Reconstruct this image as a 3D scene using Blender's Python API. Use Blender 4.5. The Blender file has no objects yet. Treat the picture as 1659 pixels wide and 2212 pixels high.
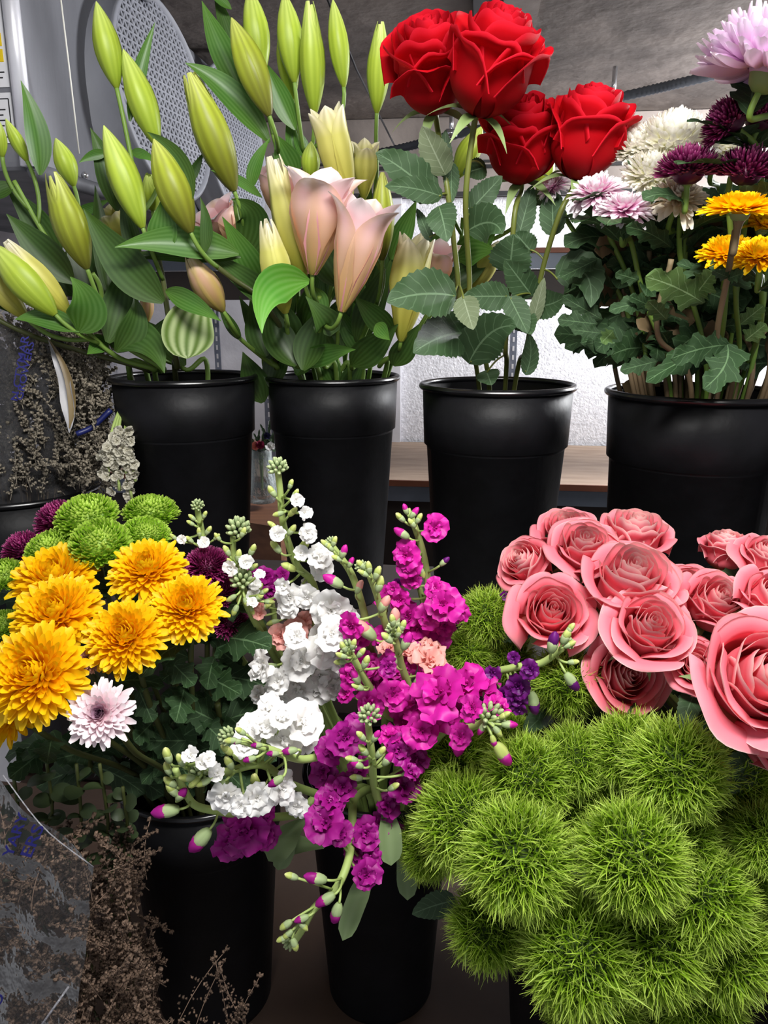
import bpy, math, random
import numpy as np
from mathutils import Vector, Matrix
random.seed(11); RNG = np.random.default_rng(7)
SC = bpy.context.scene; COL = SC.collection
# ------------------------------------------------------------------ camera
CAMZ = 1.5; PITCH = math.radians(15); F = 1640.0
CAMP = np.array([0, 0, CAMZ])
cp, sp = math.cos(PITCH), math.sin(PITCH)
cam = bpy.data.objects.new('camera', bpy.data.cameras.new('camera')); COL.objects.link(cam)
cam.location = (0, 0, CAMZ); cam.rotation_euler = (math.pi/2-PITCH, 0, 0)
cam.data.sensor_fit = 'VERTICAL'; cam.data.sensor_height = 36; cam.data.lens = F/2212*36
cam.data.clip_start = .02
SC.camera = cam
def K(px, py, Y):
    a = (px-829.5)/F; b = (1106-py)/F
    d = np.array([a, b*sp+cp, b*cp-sp]); return CAMP + d*(Y/d[1])
def mpp(p):            # metres per photo pixel at a point
    q = np.asarray(p)-CAMP; return (q[1]*cp-q[2]*sp)/F
def nrm(v):
    v = np.asarray(v, float); return v/(np.linalg.norm(v)+1e-12)
# ------------------------------------------------------------------ mesh builder
class MB:
    def __init__(s): s.V=[]; s.Fq=[]; s.UV=[]; s.Q=[]; s.n=0
    def add(s, V, Fc, UV=None, q=0.0):
        V = np.asarray(V, float).reshape(-1, 3); Fc = np.asarray(Fc, int).reshape(-1, 4)
        s.V.append(V); s.Fq.append(Fc+s.n)
        s.UV.append(np.zeros((len(V), 2)) if UV is None else np.asarray(UV, float).reshape(-1, 2))
        s.Q.append(np.broadcast_to(np.asarray(q, float), (len(V),)) if np.ndim(q) == 0 else np.asarray(q, float).ravel())
        s.n += len(V)
    def grids(s, P, q=None, close=False):     # P [n,nv,nu,3]
        P = np.asarray(P); n, nv, nu = P.shape[:3]
        iu = np.arange(nu if close else nu-1); iv = np.arange(nv-1)
        a = iv[:, None]*nu+iu[None, :]; b = iv[:, None]*nu+(iu[None, :]+1) % nu
        f = np.stack([a, b, b+nu, a+nu], -1).reshape(-1, 4)
        Fc = (f[None]+(np.arange(n)*nv*nu)[:, None, None]).reshape(-1, 4)
        uv = np.empty((n, nv, nu, 2)); uv[..., 0] = np.linspace(0, 1, nu)[None, None, :]; uv[..., 1] = np.linspace(0, 1, nv)[None, :, None]
        if q is None: qq = 0.0
        else: qq = np.broadcast_to(np.asarray(q)[:, None, None], (n, nv, nu)).ravel()
        s.add(P, Fc, uv, qq)
    def grid(s, P, q=0.0, close=False): s.grids(np.asarray(P)[None], np.array([q]), close)
    def box(s, c, h, R=None):
        c = np.array(c, float); h = np.array(h, float)
        v = np.array([[x, y, z] for x in (-1, 1) for y in (-1, 1) for z in (-1, 1)], float)*h
        if R is not None: v = v@np.asarray(R).T
        s.add(v+c, [[0,1,3,2],[4,6,7,5],[0,4,5,1],[2,3,7,6],[0,2,6,4],[1,5,7,3]])
    def tube(s, P, r, sides=8, q=0.0, cap=True):
        P = np.asarray(P, float); n = len(P); r = np.broadcast_to(np.asarray(r, float), (n,))
        if cap:
            P = np.concatenate([P[:1], P, P[-1:]]); r = np.concatenate([[r[0]*.05], r, [r[-1]*.05]]); n += 2
        T = np.gradient(P, axis=0) if n > 2 else np.tile(P[-1]-P[0], (n, 1))
        if cap: T[0] = T[1] = P[2]-P[1]; T[-1] = T[-2] = P[-2]-P[-3]
        T /= (np.linalg.norm(T, axis=1, keepdims=True)+1e-12)
        up = np.array([0, 0, 1.0]) if abs(T[0][2]) < .9 else np.array([1.0, 0, 0])
        N = nrm(np.cross(T[0], up)); rings = []
        ang = np.linspace(0, 2*np.pi, sides, endpoint=False)
        for i in range(n):
            N = nrm(N-T[i]*np.dot(N, T[i])); B = np.cross(T[i], N)
            rings.append(P[i]+r[i]*(np.cos(ang)[:, None]*N+np.sin(ang)[:, None]*B))
        s.grid(np.array(rings), q, close=True)
    def ellip(s, c, ax, L, w, q=0.0, nv=6, nu=7):     # ellipsoid along ax
        R = basis(ax); t = np.linspace(0.02, np.pi-.02, nv); a = np.linspace(0, 2*np.pi, nu, endpoint=False)
        x = np.sin(t)[:, None]*np.cos(a)*w/2; y = np.sin(t)[:, None]*np.sin(a)*w/2; z = np.broadcast_to((-np.cos(t)*L/2)[:, None], x.shape)
        s.grid(np.stack([x, y, z], -1)@R.T+c, q, close=True)
    def lathe(s, prof, c=(0, 0, 0), sides=48, R=None):
        prof = np.array(prof, float); a = np.linspace(0, 2*np.pi, sides, endpoint=False)
        P = np.stack([prof[:, 0][:, None]*np.cos(a), prof[:, 0][:, None]*np.sin(a), np.broadcast_to(prof[:, 1][:, None], (len(prof), sides))], -1)
        if R is not None: P = P@np.asarray(R).T
        s.grid(P+np.asarray(c), 0.0, close=True)
    def mesh(s, name, off=(0, 0, 0), smooth=True):
        V = np.concatenate(s.V)-np.asarray(off); Fc = np.concatenate(s.Fq); UV = np.concatenate(s.UV); Q = np.concatenate(s.Q)
        me = bpy.data.meshes.new(name)
        me.vertices.add(len(V)); me.vertices.foreach_set('co', V.astype(np.float32).ravel())
        me.loops.add(Fc.size); me.loops.foreach_set('vertex_index', Fc.ravel().astype(np.int32))
        me.polygons.add(len(Fc)); me.polygons.foreach_set('loop_start', (np.arange(len(Fc))*4).astype(np.int32))
        me.polygons.foreach_set('loop_total', np.full(len(Fc), 4, np.int32))
        me.polygons.foreach_set('use_smooth', np.full(len(Fc), smooth))
        ul = me.uv_layers.new(name='UVMap'); ul.data.foreach_set('uv', UV[Fc.ravel()].astype(np.float32).ravel())
        at = me.attributes.new('q', 'FLOAT', 'POINT'); at.data.foreach_set('value', Q.astype(np.float32))
        me.update(calc_edges=True); return me
def basis(n, tw=0.0):
    n = nrm(n); a = np.array([0, 0, 1.0]) if abs(n[2]) < .95 else np.array([0, 1.0, 0])
    x = nrm(np.cross(a, n)); y = np.cross(n, x)
    c, s_ = math.cos(tw), math.sin(tw)
    return np.stack([x*c+y*s_, -x*s_+y*c, n], 1)
def spline(pts, n=24):
    P = np.array(pts, float)
    if len(P) == 2: return P[0]+(P[1]-P[0])*np.linspace(0, 1, n)[:, None]
    Q = np.concatenate([[2*P[0]-P[1]], P, [2*P[-1]-P[-2]]]); out = []; segs = len(P)-1
    for t in np.linspace(0, segs, n):
        i = min(int(t), segs-1); u = t-i; p0, p1, p2, p3 = Q[i:i+4]
        out.append(.5*((2*p1)+(p2-p0)*u+(2*p0-5*p1+4*p2-p3)*u*u+(3*p1-p0-3*p2+p3)*u**3))
    return np.array(out)
# ------------------------------------------------------------------ materials
def lin(h):
    h = h.lstrip('#'); c = [int(h[i:i+2], 16)/255 for i in (0, 2, 4)]
    return tuple((x/12.92 if x <= .04045 else ((x+.055)/1.055)**2.4) for x in c)+(1,)
MATS = {}
def node_mat(name):
    m = bpy.data.materials.new(name); m.use_nodes = True; nt = m.node_tree
    b = nt.nodes['Principled BSDF']; return m, nt, b
def petal_mat(name, stops, qstops=None, rough=.55, transl=.18, rnd=.25, veins=0, vein_amt=.25, vein_col=None, coat=0, bump=.0, noise=.0, ncol=None, spec=.4, pin=None):
    m, nt, b = node_mat(name); N = nt.nodes; L = nt.links
    uv = N.new('ShaderNodeUVMap'); sx = N.new('ShaderNodeSeparateXYZ'); L.new(uv.outputs[0], sx.inputs[0])
    def ramp(st):
        r = N.new('ShaderNodeValToRGB'); e = r.color_ramp.elements
        e[0].position, e[0].color = st[0][0], lin(st[0][1]); e[1].position, e[1].color = st[-1][0], lin(st[-1][1])
        for p, c in st[1:-1]: k = e.new(p); k.color = lin(c)
        return r
    r = ramp(stops); L.new(sx.outputs[1], r.inputs[0]); col = r.outputs[0]
    def mix(fac, a, c2, mode='MIX'):
        x = N.new('ShaderNodeMixRGB'); x.blend_type = mode
        if isinstance(fac, float): x.inputs[0].default_value = fac
        else: L.new(fac, x.inputs[0])
        L.new(a, x.inputs[1])
        if isinstance(c2, tuple): x.inputs[2].default_value = c2
        else: L.new(c2, x.inputs[2])
        return x.outputs[0]
    if qstops:      # q = position from the flower centre outwards: (fac, colour)
        at = N.new('ShaderNodeAttribute'); at.attribute_name = 'q'
        rq = ramp([(p, c) for p, c, f in qstops]); L.new(at.outputs['Fac'], rq.inputs[0])
        rf = ramp([(p, '#%02x%02x%02x' % ((int(f*255),)*3)) for p, c, f in qstops]); L.new(at.outputs['Fac'], rf.inputs[0])
        col = mix(rf.outputs[0], col, rq.outputs[0])
    if veins:
        mu = N.new('ShaderNodeMath'); mu.operation = 'MULTIPLY'; L.new(sx.outputs[0], mu.inputs[0]); mu.inputs[1].default_value = veins*2*math.pi
        sn = N.new('ShaderNodeMath'); sn.operation = 'COSINE'; L.new(mu.outputs[0], sn.inputs[0])
        pw = N.new('ShaderNodeMath'); pw.operation = 'MULTIPLY_ADD'; L.new(sn.outputs[0], pw.inputs[0]); pw.inputs[1].default_value = vein_amt/2; pw.inputs[2].default_value = vein_amt/2
        col = mix(pw.outputs[0], col, lin(vein_col or '#ffffff'))
    if pin:      # midrib and slanting side veins
        def mth(op, a, b2=None):
            x = N.new('ShaderNodeMath'); x.operation = op
            for k, z in enumerate((a, b2)):
                if z is None: continue
                if isinstance(z, (int, float)): x.inputs[k].default_value = z
                else: L.new(z, x.inputs[k])
            return x.outputs[0]
        ab = mth('ABSOLUTE', mth('SUBTRACT', sx.outputs[0], .5)); rib = mth('LESS_THAN', ab, .022)
        ph = mth('FRACT', mth('SUBTRACT', mth('MULTIPLY', sx.outputs[1], 7.0), mth('MULTIPLY', ab, 3.0))); sv = mth('MULTIPLY', mth('LESS_THAN', ph, .10), .45)
        col = mix(mth('MULTIPLY', mth('MAXIMUM', rib, sv), .8), col, lin(pin))
    if noise:
        nz = N.new('ShaderNodeTexNoise'); nz.inputs['Scale'].default_value = 60; nz.inputs['Detail'].default_value = 3
        ng = N.new('ShaderNodeNewGeometry'); L.new(ng.outputs['Position'], nz.inputs['Vector'])
        mm = N.new('ShaderNodeMath'); mm.operation = 'MULTIPLY'; L.new(nz.outputs['Fac'], mm.inputs[0]); mm.inputs[1].default_value = noise
        col = mix(mm.outputs[0], col, lin(ncol or '#000000'))
    if rnd:
        g = N.new('ShaderNodeNewGeometry'); hs = N.new('ShaderNodeHueSaturation'); mr = N.new('ShaderNodeMapRange')
        L.new(g.outputs['Random Per Island'], mr.inputs[0]); mr.inputs[3].default_value = 1-rnd; mr.inputs[4].default_value = 1+rnd*.6
        L.new(mr.outputs[0], hs.inputs['Value']); L.new(col, hs.inputs['Color']); col = hs.outputs[0]
    L.new(col, b.inputs['Base Color']); b.inputs['Roughness'].default_value = rough
    b.inputs['Specular IOR Level'].default_value = spec
    if coat: b.inputs['Coat Weight'].default_value = coat; b.inputs['Coat Roughness'].default_value = .3
    if bump:
        nz2 = N.new('ShaderNodeTexNoise'); nz2.inputs['Scale'].default_value = 140; nz2.inputs['Detail'].default_value = 4
        bp = N.new('ShaderNodeBump'); bp.inputs['Strength'].default_value = bump; bp.inputs['Distance'].default_value = .002
        L.new(nz2.outputs['Fac'], bp.inputs['Height']); L.new(bp.outputs[0], b.inputs['Normal'])
    if transl:
        t = N.new('ShaderNodeBsdfTranslucent'); L.new(col, t.inputs[0]); ms = N.new('ShaderNodeMixShader'); ms.inputs[0].default_value = transl
        L.new(b.outputs[0], ms.inputs[1]); L.new(t.outputs[0], ms.inputs[2]); L.new(ms.outputs[0], N['Material Output'].inputs[0])
    MATS[name] = m; return m
def surf_mat(name, c1, c2=None, rough=.6, metal=0, scale=8, detail=6, bump=0, bscale=40, stretch=None, spec=.5, contrast=(.35, .65), bdist=.01):
    m, nt, b = node_mat(name); N = nt.nodes; L = nt.links
    b.inputs['Roughness'].default_value = rough; b.inputs['Metallic'].default_value = metal; b.inputs['Specular IOR Level'].default_value = spec
    tc = N.new('ShaderNodeTexCoord'); mp = N.new('ShaderNodeMapping'); L.new(tc.outputs['Object'], mp.inputs[0])
    if stretch: mp.inputs['Scale'].default_value = stretch
    nz = N.new('ShaderNodeTexNoise'); nz.inputs['Scale'].default_value = scale; nz.inputs['Detail'].default_value = detail; L.new(mp.outputs[0], nz.inputs[0])
    r = N.new('ShaderNodeValToRGB'); e = r.color_ramp.elements; e[0].position, e[1].position = contrast
    e[0].color = lin(c1); e[1].color = lin(c2 or c1); L.new(nz.outputs['Fac'], r.inputs[0]); L.new(r.outputs[0], b.inputs['Base Color'])
    if bump:
        n2 = N.new('ShaderNodeTexNoise'); n2.inputs['Scale'].default_value = bscale; n2.inputs['Detail'].default_value = 5; L.new(mp.outputs[0], n2.inputs[0])
        bp = N.new('ShaderNodeBump'); bp.inputs['Strength'].default_value = bump; bp.inputs['Distance'].default_value = bdist
        L.new(n2.outputs['Fac'], bp.inputs['Height']); L.new(bp.outputs[0], b.inputs['Normal'])
    MATS[name] = m; return m
surf_mat('concrete', '#554e4a', '#7a716b', .85, 0, 5, 8, .5, 18)
surf_mat('wall_panel', '#d0d0d6', '#ececf2', .35, .0, 60, 6, .9, 130, bdist=.004)
surf_mat('wall_smooth', '#cccbd2', '#d6d5dc', .6, 0, 10, 4, .1, 60)
surf_mat('header_panel', '#6f6661', '#8a807a', .7, 0, 6, 6, .2, 20)
surf_mat('dark_trim', '#171618', '#222124', .5)
surf_mat('steel', '#55565c', '#7c7d84', .6, .2, 7, 7, .15, 30, stretch=(1, 1, .25))
surf_mat('steel_bright', '#d8d8e2', '#f2f2f8', .3, .3, 8)
surf_mat('fan_paint', '#84868f', '#90929b', .55, .0, 12, spec=.3)
surf_mat('fan_dark', '#1c1c20', '#222226', .8)
surf_mat('conduit', '#3c3f45', '#484b51', .7, 0, 20, spec=.2)
surf_mat('galv', '#6a7080', '#858b9a', .45, .5, 30)
surf_mat('board', '#9c8470', '#b39b86', .6, 0, 7, 8, .1, 30, stretch=(1, 5, 5))
surf_mat('board_edge', '#6b3a24', '#7d4830', .6, 0, 10)
surf_mat('grey_beam', '#5c6470', '#6a7280', .5, .2, 10)
surf_mat('shelf_dark', '#2a2220', '#352b27', .6, 0, 9)
surf_mat('deck', '#3a2a20', '#4b372a', .7, 0, 5, 8, .1, 20)
surf_mat('crate', '#6a4430', '#80563d', .6, 0, 9, 6, stretch=(1, 6, 6))
surf_mat('bucket', '#0e0e10', '#141417', .5, 0, 20, 4, .06, 60, spec=.2)
surf_mat('bucket_rim', '#101012', '#161619', .25, 0, 20, spec=.6)
surf_mat('soil_dark', '#0a0a08', '#10100c', .9)
surf_mat('label_white', '#dcdce0', '#e4e4e8', .5)
surf_mat('label_yellow', '#e8c81c', '#e8c81c', .5)
surf_mat('ink_black', '#141418', '#141418', .5)
surf_mat('ink_blue', '#1c1c66', '#25257a', .5)
surf_mat('string', '#e4e2d8', '#f0eee6', .7)
surf_mat('tape_blue', '#141c54', '#1a2466', .4)
surf_mat('kraft', '#5e4e32', '#7c6a46', .5, 0, 12)
surf_mat('paper_white', '#98979a', '#b4b3b6', .5, 0, 12)
surf_mat('chrome', '#d0d0d4', '#e6e6ea', .15, .9)
# foliage
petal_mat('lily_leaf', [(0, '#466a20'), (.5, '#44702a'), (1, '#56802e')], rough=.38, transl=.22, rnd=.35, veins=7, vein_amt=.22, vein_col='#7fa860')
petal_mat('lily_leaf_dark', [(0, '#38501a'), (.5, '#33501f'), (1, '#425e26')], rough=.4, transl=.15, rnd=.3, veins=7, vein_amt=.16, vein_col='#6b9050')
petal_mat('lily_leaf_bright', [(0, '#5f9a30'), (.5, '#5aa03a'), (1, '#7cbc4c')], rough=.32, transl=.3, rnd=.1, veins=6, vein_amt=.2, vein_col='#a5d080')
petal_mat('lily_leaf_striped', [(0, '#56702c'), (1, '#607c34')], rough=.35, transl=.15, rnd=0, veins=5, vein_amt=.6, vein_col='#c8d6a0')
petal_mat('rose_leaf', [(0, '#2c4426'), (1, '#344e2e')], rough=.38, transl=.08, rnd=.25, veins=0, noise=.3, ncol='#5f7a58', bump=.35, pin='#6f8a68')
petal_mat('rose_leaf_back', [(0, '#5c6a48'), (1, '#687454')], rough=.6, transl=.1, rnd=.2, noise=.3, ncol='#9aa58a', bump=.3, pin='#98a488')
petal_mat('mum_leaf', [(0, '#1f3a1a'), (1, '#264420')], rough=.42, transl=.08, rnd=.3, noise=.25, ncol='#5d7a54', bump=.5, pin='#6f9064')
petal_mat('mum_leaf_lit', [(0, '#3f5c26'), (1, '#4d6c30')], rough=.45, transl=.12, rnd=.2, noise=.3, ncol='#8aa86c', bump=.5, pin='#9ab884')  # paler copy of mum_leaf, caught light put into the colour
petal_mat('dry_leaf', [(0, '#5c4c34'), (1, '#6e5c40')], rough=.7, transl=.1, rnd=.3)
petal_mat('stock_leaf', [(0, '#7c9060'), (1, '#74895c')], rough=.6, transl=.15, rnd=.2, veins=2, vein_amt=.12, vein_col='#a8b890')
petal_mat('euca_leaf', [(0, '#3e4c2c'), (1, '#3a4a2e')], rough=.5, transl=.1, rnd=.3)
petal_mat('stem_green', [(0, '#5d7a30'), (1, '#7c9c44')], rough=.5, transl=0, rnd=.1, noise=.3, ncol='#3c5a20')
petal_mat('stem_pale', [(0, '#94ab5c'), (1, '#a9bd70')], rough=.55, transl=0, rnd=.1)
petal_mat('stem_dark', [(0, '#3b3c22'), (1, '#50582c')], rough=.5, transl=0, rnd=.2)
petal_mat('stem_rose', [(0, '#4c5c28'), (1, '#66782f')], rough=.45, transl=0, rnd=.1, noise=.4, ncol='#6b4a2c')
petal_mat('stem_woody', [(0, '#6a543c'), (1, '#74664a')], rough=.7, transl=0, rnd=.3)
petal_mat('sepal', [(0, '#6f8a48'), (1, '#8a9c68')], rough=.55, transl=.1, rnd=.1)
# petals
petal_mat('bud_green', [(0, '#8ea030'), (.15, '#a4bc3c'), (.6, '#c2d84c'), (1, '#e4f48c')], rough=.42, transl=.25, rnd=.08, veins=4, vein_amt=.34, vein_col='#84a024')
petal_mat('bud_olive', [(0, '#68682a'), (.3, '#8c942c'), (.7, '#b6c440'), (1, '#dce47c')], rough=.42, transl=.2, rnd=.08, veins=4, vein_amt=.35, vein_col='#5c5a1c')
petal_mat('bud_cream', [(0, '#a0a43c'), (.25, '#c6c054'), (.7, '#dcd878'), (.92, '#f1e9c4'), (1, '#fbf6e4')], rough=.42, transl=.2, rnd=.08, veins=3, vein_amt=.3, vein_col='#8f8a2c')
petal_mat('lily_pink', [(0, '#a8a04a'), (.22, '#cfa678'), (.5, '#e2b79c'), (.75, '#f0c6c4'), (1, '#faf0ee')], rough=.45, transl=.2, rnd=.06, veins=2, vein_amt=.4, vein_col='#c49a54')
petal_mat('lily_inner', [(0, '#d08c8c'), (.5, '#f0aeb4'), (.8, '#f8d4d8'), (1, '#fbf2f2')], rough=.45, transl=.25, rnd=.04)
petal_mat('bud_peach', [(0, '#7f7436'), (.3, '#b28e60'), (.7, '#caa084'), (1, '#e2cfb0')], rough=.45, transl=.15, rnd=.06, veins=2, vein_amt=.5, vein_col='#b0a040')
petal_mat('rose_red', [(0, '#80060f'), (.5, '#a80712'), (.9, '#c80c1a'), (1, '#dc2034')], rough=.65, transl=.22, rnd=.12, bump=.15, spec=.1)
petal_mat('rose_pink', [(0, '#e08c70'), (.35, '#ee6e7a'), (.8, '#f27888'), (.92, '#f49aa4'), (1, '#f9cfca')], qstops=[(0, '#f58c7c', .35), (.6, '#f08a80', .15), (1, '#ee7a88', .0)], rough=.7, transl=.16, rnd=.1, bump=.1, spec=.1)
petal_mat('mum_yellow', [(0, '#eeb004'), (.4, '#fcc404'), (1, '#ffd810')], qstops=[(0, '#d0a010', .5), (.12, '#f0b808', .1), (1, '#ffcc10', 0)], rough=.5, transl=.36, rnd=.1)
petal_mat('mum_green', [(0, '#6f9a1c'), (.5, '#94c02c'), (1, '#c2dc64')], rough=.5, transl=.2, rnd=.08)
petal_mat('mum_burgundy', [(0, '#450a2c'), (.6, '#74104a'), (.85, '#98306c'), (1, '#c86a9c')], rough=.42, transl=.12, rnd=.3)
petal_mat('mum_white', [(0, '#ece8bc'), (.5, '#f8f6e8'), (1, '#fffdf6')], rough=.55, transl=.35, rnd=.05)
petal_mat('mum_lilac', [(0, '#d69ac0'), (.5, '#e6bce0'), (1, '#f6e6f6')], rough=.5, transl=.25, rnd=.06)
petal_mat('mum_pale', [(0, '#d9a0b8'), (.4, '#eec8d4'), (1, '#fbf2f4')], qstops=[(0, '#5c0c4c', .95), (.12, '#8a2c70', .8), (.3, '#dca0a8', .4), (.5, '#f0d0d8', 0), (1, '#f0d0d8', 0)], rough=.5, transl=.22, rnd=.06)
petal_mat('mum_palepink', [(0, '#d070b0'), (.35, '#e8a8cc'), (.7, '#f2dce6'), (1, '#fcf8fa')], rough=.5, transl=.22, rnd=.08)
petal_mat('mum_cream', [(0, '#c8a868'), (.5, '#efe2c4'), (1, '#faf4e6')], rough=.5, transl=.22, rnd=.06)
petal_mat('stock_white', [(0, '#dde0b8'), (.3, '#f4f2ee'), (1, '#fcfbfa')], rough=.55, transl=.25, rnd=.05)
petal_mat('stock_magenta', [(0, '#f0e0c0'), (.12, '#d860b8'), (.4, '#cc189c'), (1, '#d824a8')], rough=.5, transl=.25, rnd=.18)
petal_mat('stock_plum', [(0, '#d8a0b0'), (.12, '#a81c84'), (.5, '#9c1080'), (1, '#ac1c90')], rough=.5, transl=.22, rnd=.18)
petal_mat('stock_salmon', [(0, '#e8d8a8'), (.2, '#f0a498'), (1, '#f4b4ac')], rough=.55, transl=.25, rnd=.08)
petal_mat('stock_purple', [(0, '#6a3070'), (.3, '#5c0a68'), (1, '#74107c')], rough=.5, transl=.2, rnd=.2)
petal_mat('bud_calyx', [(0, '#8fa46c'), (.6, '#a4b684'), (1, '#c2cc98')], rough=.65, transl=.05, rnd=.15, veins=5, vein_amt=.3, vein_col='#7f9460')
petal_mat('bud_calyx_yellow', [(0, '#9aac5c'), (.6, '#bcc86c'), (1, '#e6e6a0')], rough=.6, transl=.05, rnd=.15, veins=5, vein_amt=.3, vein_col='#8c9c50')
petal_mat('trick_blade', [(0, '#4f7010'), (.45, '#86ac20'), (1, '#cce466')], rough=.5, transl=.25, rnd=.25)
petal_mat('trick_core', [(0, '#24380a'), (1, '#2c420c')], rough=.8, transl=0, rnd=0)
petal_mat('heather', [(0, '#847c6c'), (1, '#b8b2a2')], rough=.8, transl=.1, rnd=.5, noise=.4, ncol='#b0a494')
petal_mat('heather_brown', [(0, '#5a4636'), (1, '#8c7260')], rough=.8, transl=.1, rnd=.5, noise=.4, ncol='#a89080')
petal_mat('dried_white', [(0, '#b0aa90'), (1, '#d8d4c4')], rough=.7, transl=.2, rnd=.15)
petal_mat('withered', [(0, '#9c6a50'), (.6, '#c89080'), (1, '#d8aa98')], rough=.7, transl=.2, rnd=.2)
petal_mat('anemone_red', [(0, '#7c1030'), (1, '#8e1840')], rnd=.1); petal_mat('anemone_pink', [(0, '#e87a70'), (1, '#f09080')], rnd=.1)
petal_mat('anemone_navy', [(0, '#101030'), (1, '#202048')], rnd=.1)
def clear_mat(name, tint, amt, rough):
    m, nt, b = node_mat(name); N = nt.nodes; L = nt.links
    b.inputs['Base Color'].default_value = lin(tint); b.inputs['Roughness'].default_value = rough; b.inputs['Specular IOR Level'].default_value = 1.0
    tr = N.new('ShaderNodeBsdfTransparent'); ms = N.new('ShaderNodeMixShader')
    nz = N.new('ShaderNodeTexNoise'); nz.inputs['Scale'].default_value = 9; nz.inputs['Detail'].default_value = 3
    bp = N.new('ShaderNodeBump'); bp.inputs['Strength'].default_value = .35; bp.inputs['Distance'].default_value = .02
    L.new(nz.outputs['Fac'], bp.inputs['Height']); L.new(bp.outputs[0], b.inputs['Normal'])
    fr = N.new('ShaderNodeFresnel'); fr.inputs[0].default_value = 1.5; L.new(bp.outputs[0], fr.inputs[1])
    ad = N.new('ShaderNodeMath'); ad.operation = 'ADD'; ad.use_clamp = True; L.new(fr.outputs[0], ad.inputs[0]); ad.inputs[1].default_value = amt
    L.new(ad.outputs[0], ms.inputs[0])
    L.new(tr.outputs[0], ms.inputs[1]); L.new(b.outputs[0], ms.inputs[2]); L.new(ms.outputs[0], N['Material Output'].inputs[0])
    MATS[name] = m
clear_mat('cellophane', '#8a8a8e', .13, .2); clear_mat('vase_glass', '#c8d0d0', .15, .08)
clear_mat('cellophane_dull', '#5c5c5e', .08, .25); clear_mat('cellophane_fold', '#c8c8d0', .35, .2)
# ------------------------------------------------------------------ objects
def tag(o, label=None, cat=None, group=None, kind=None):
    if label: o['label'] = label
    if cat: o['category'] = cat
    if group: o['group'] = group
    if kind: o['kind'] = kind
    return o
def thing(name, label, cat, loc, group=None, rotz=0):
    o = bpy.data.objects.new(name, None); COL.objects.link(o); o.empty_display_size = .01
    o.location = tuple(loc); o.rotation_euler[2] = rotz; return tag(o, label, cat, group)
def obj(name, me, mat, parent=None, M=None, label=None):
    o = bpy.data.objects.new(name, me); COL.objects.link(o)
    if mat: 
        if not me.materials: me.materials.append(MATS[mat])
        elif me.materials[0] != MATS[mat]:
            o.material_slots[0].link = 'OBJECT'; o.material_slots[0].material = MATS[mat]
    if parent: o.parent = parent
    if M is not None: o.matrix_local = Matrix(M)
    if label: o['label'] = label
    return o
def part(name, mb, mat, t, label=None, smooth=True):
    return obj(name, mb.mesh(name, np.array(t.location), smooth), mat, t, label=label)
def xf(t, p, R, s):      # local matrix of an instance at world p
    M = np.eye(4); M[:3, :3] = R*s if np.ndim(s) == 0 else R@np.diag(s); M[:3, 3] = np.asarray(p)-np.array(t.location); return M
def single(name, mb, mat, label, cat, group=None, kind=None, loc=(0, 0, 0), smooth=True, rotz=0):
    o = obj(name, mb.mesh(name, smooth=smooth), mat); o.location = loc; o.rotation_euler[2] = rotz
    return tag(o, label, cat, group, kind)
YAW = math.radians(-7)
def struct(name, mb, mat, smooth=False, rotz=YAW, label=None, cat=None):
    o = obj(name, mb.mesh(name, smooth=smooth), mat); o.rotation_euler[2] = rotz; return tag(o, label, cat, kind='structure')
Rz = np.array([[math.cos(YAW), -math.sin(YAW), 0], [math.sin(YAW), math.cos(YAW), 0], [0, 0, 1]])
def room(u, v, z): return Rz@np.array([u, v, z])

# ================================================================== SETTING (room frame u right, v away)
b = MB(); b.box((0, 1.2, 2.12), (2.6, 2.0, .05)); struct('ceiling', b, 'concrete')
b = MB(); b.box((0, 1.2, -.03), (2.6, 2.0, .03)); struct('floor', b, 'deck')
b = MB(); b.box((0, 2.65, .92), (2.6, .05, .92)); struct('wall_back', b, 'wall_panel')
b = MB(); b.box((0, 2.63, 1.955), (2.6, .06, .113)); struct('trim_1', b, 'header_panel')
b = MB(); b.box((0, 2.565, 1.846), (2.6, .006, .007)); b.box((0, 2.565, 1.925), (2.6, .006, .005)); b.box((0, 2.565, 1.94), (2.6, .006, .003)); struct('trim_2', b, 'dark_trim')
b = MB(); b.box((-1.5, 1.2, 1.03), (.05, 1.5, 1.03)); struct('wall_left', b, 'wall_smooth')
b = MB(); b.box((-.76, 2.585, 1.2), (.5, .014, .66)); struct('wall_back_liner', b, 'wall_smooth')
b = MB(); b.box((1.6, 1.2, 1.03), (.05, 1.5, 1.03)); struct('wall_right', b, 'wall_smooth')
# ceiling seam strips
b = MB(); b.box((-.02, 1.6, 2.066), (.012, .95, .006)); struct('trim_3', b, 'dark_trim')
b = MB()
b.box((.06, 1.6, 2.068), (.035, .95, .004)); struct('trim_4', b, 'header_panel')

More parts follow.
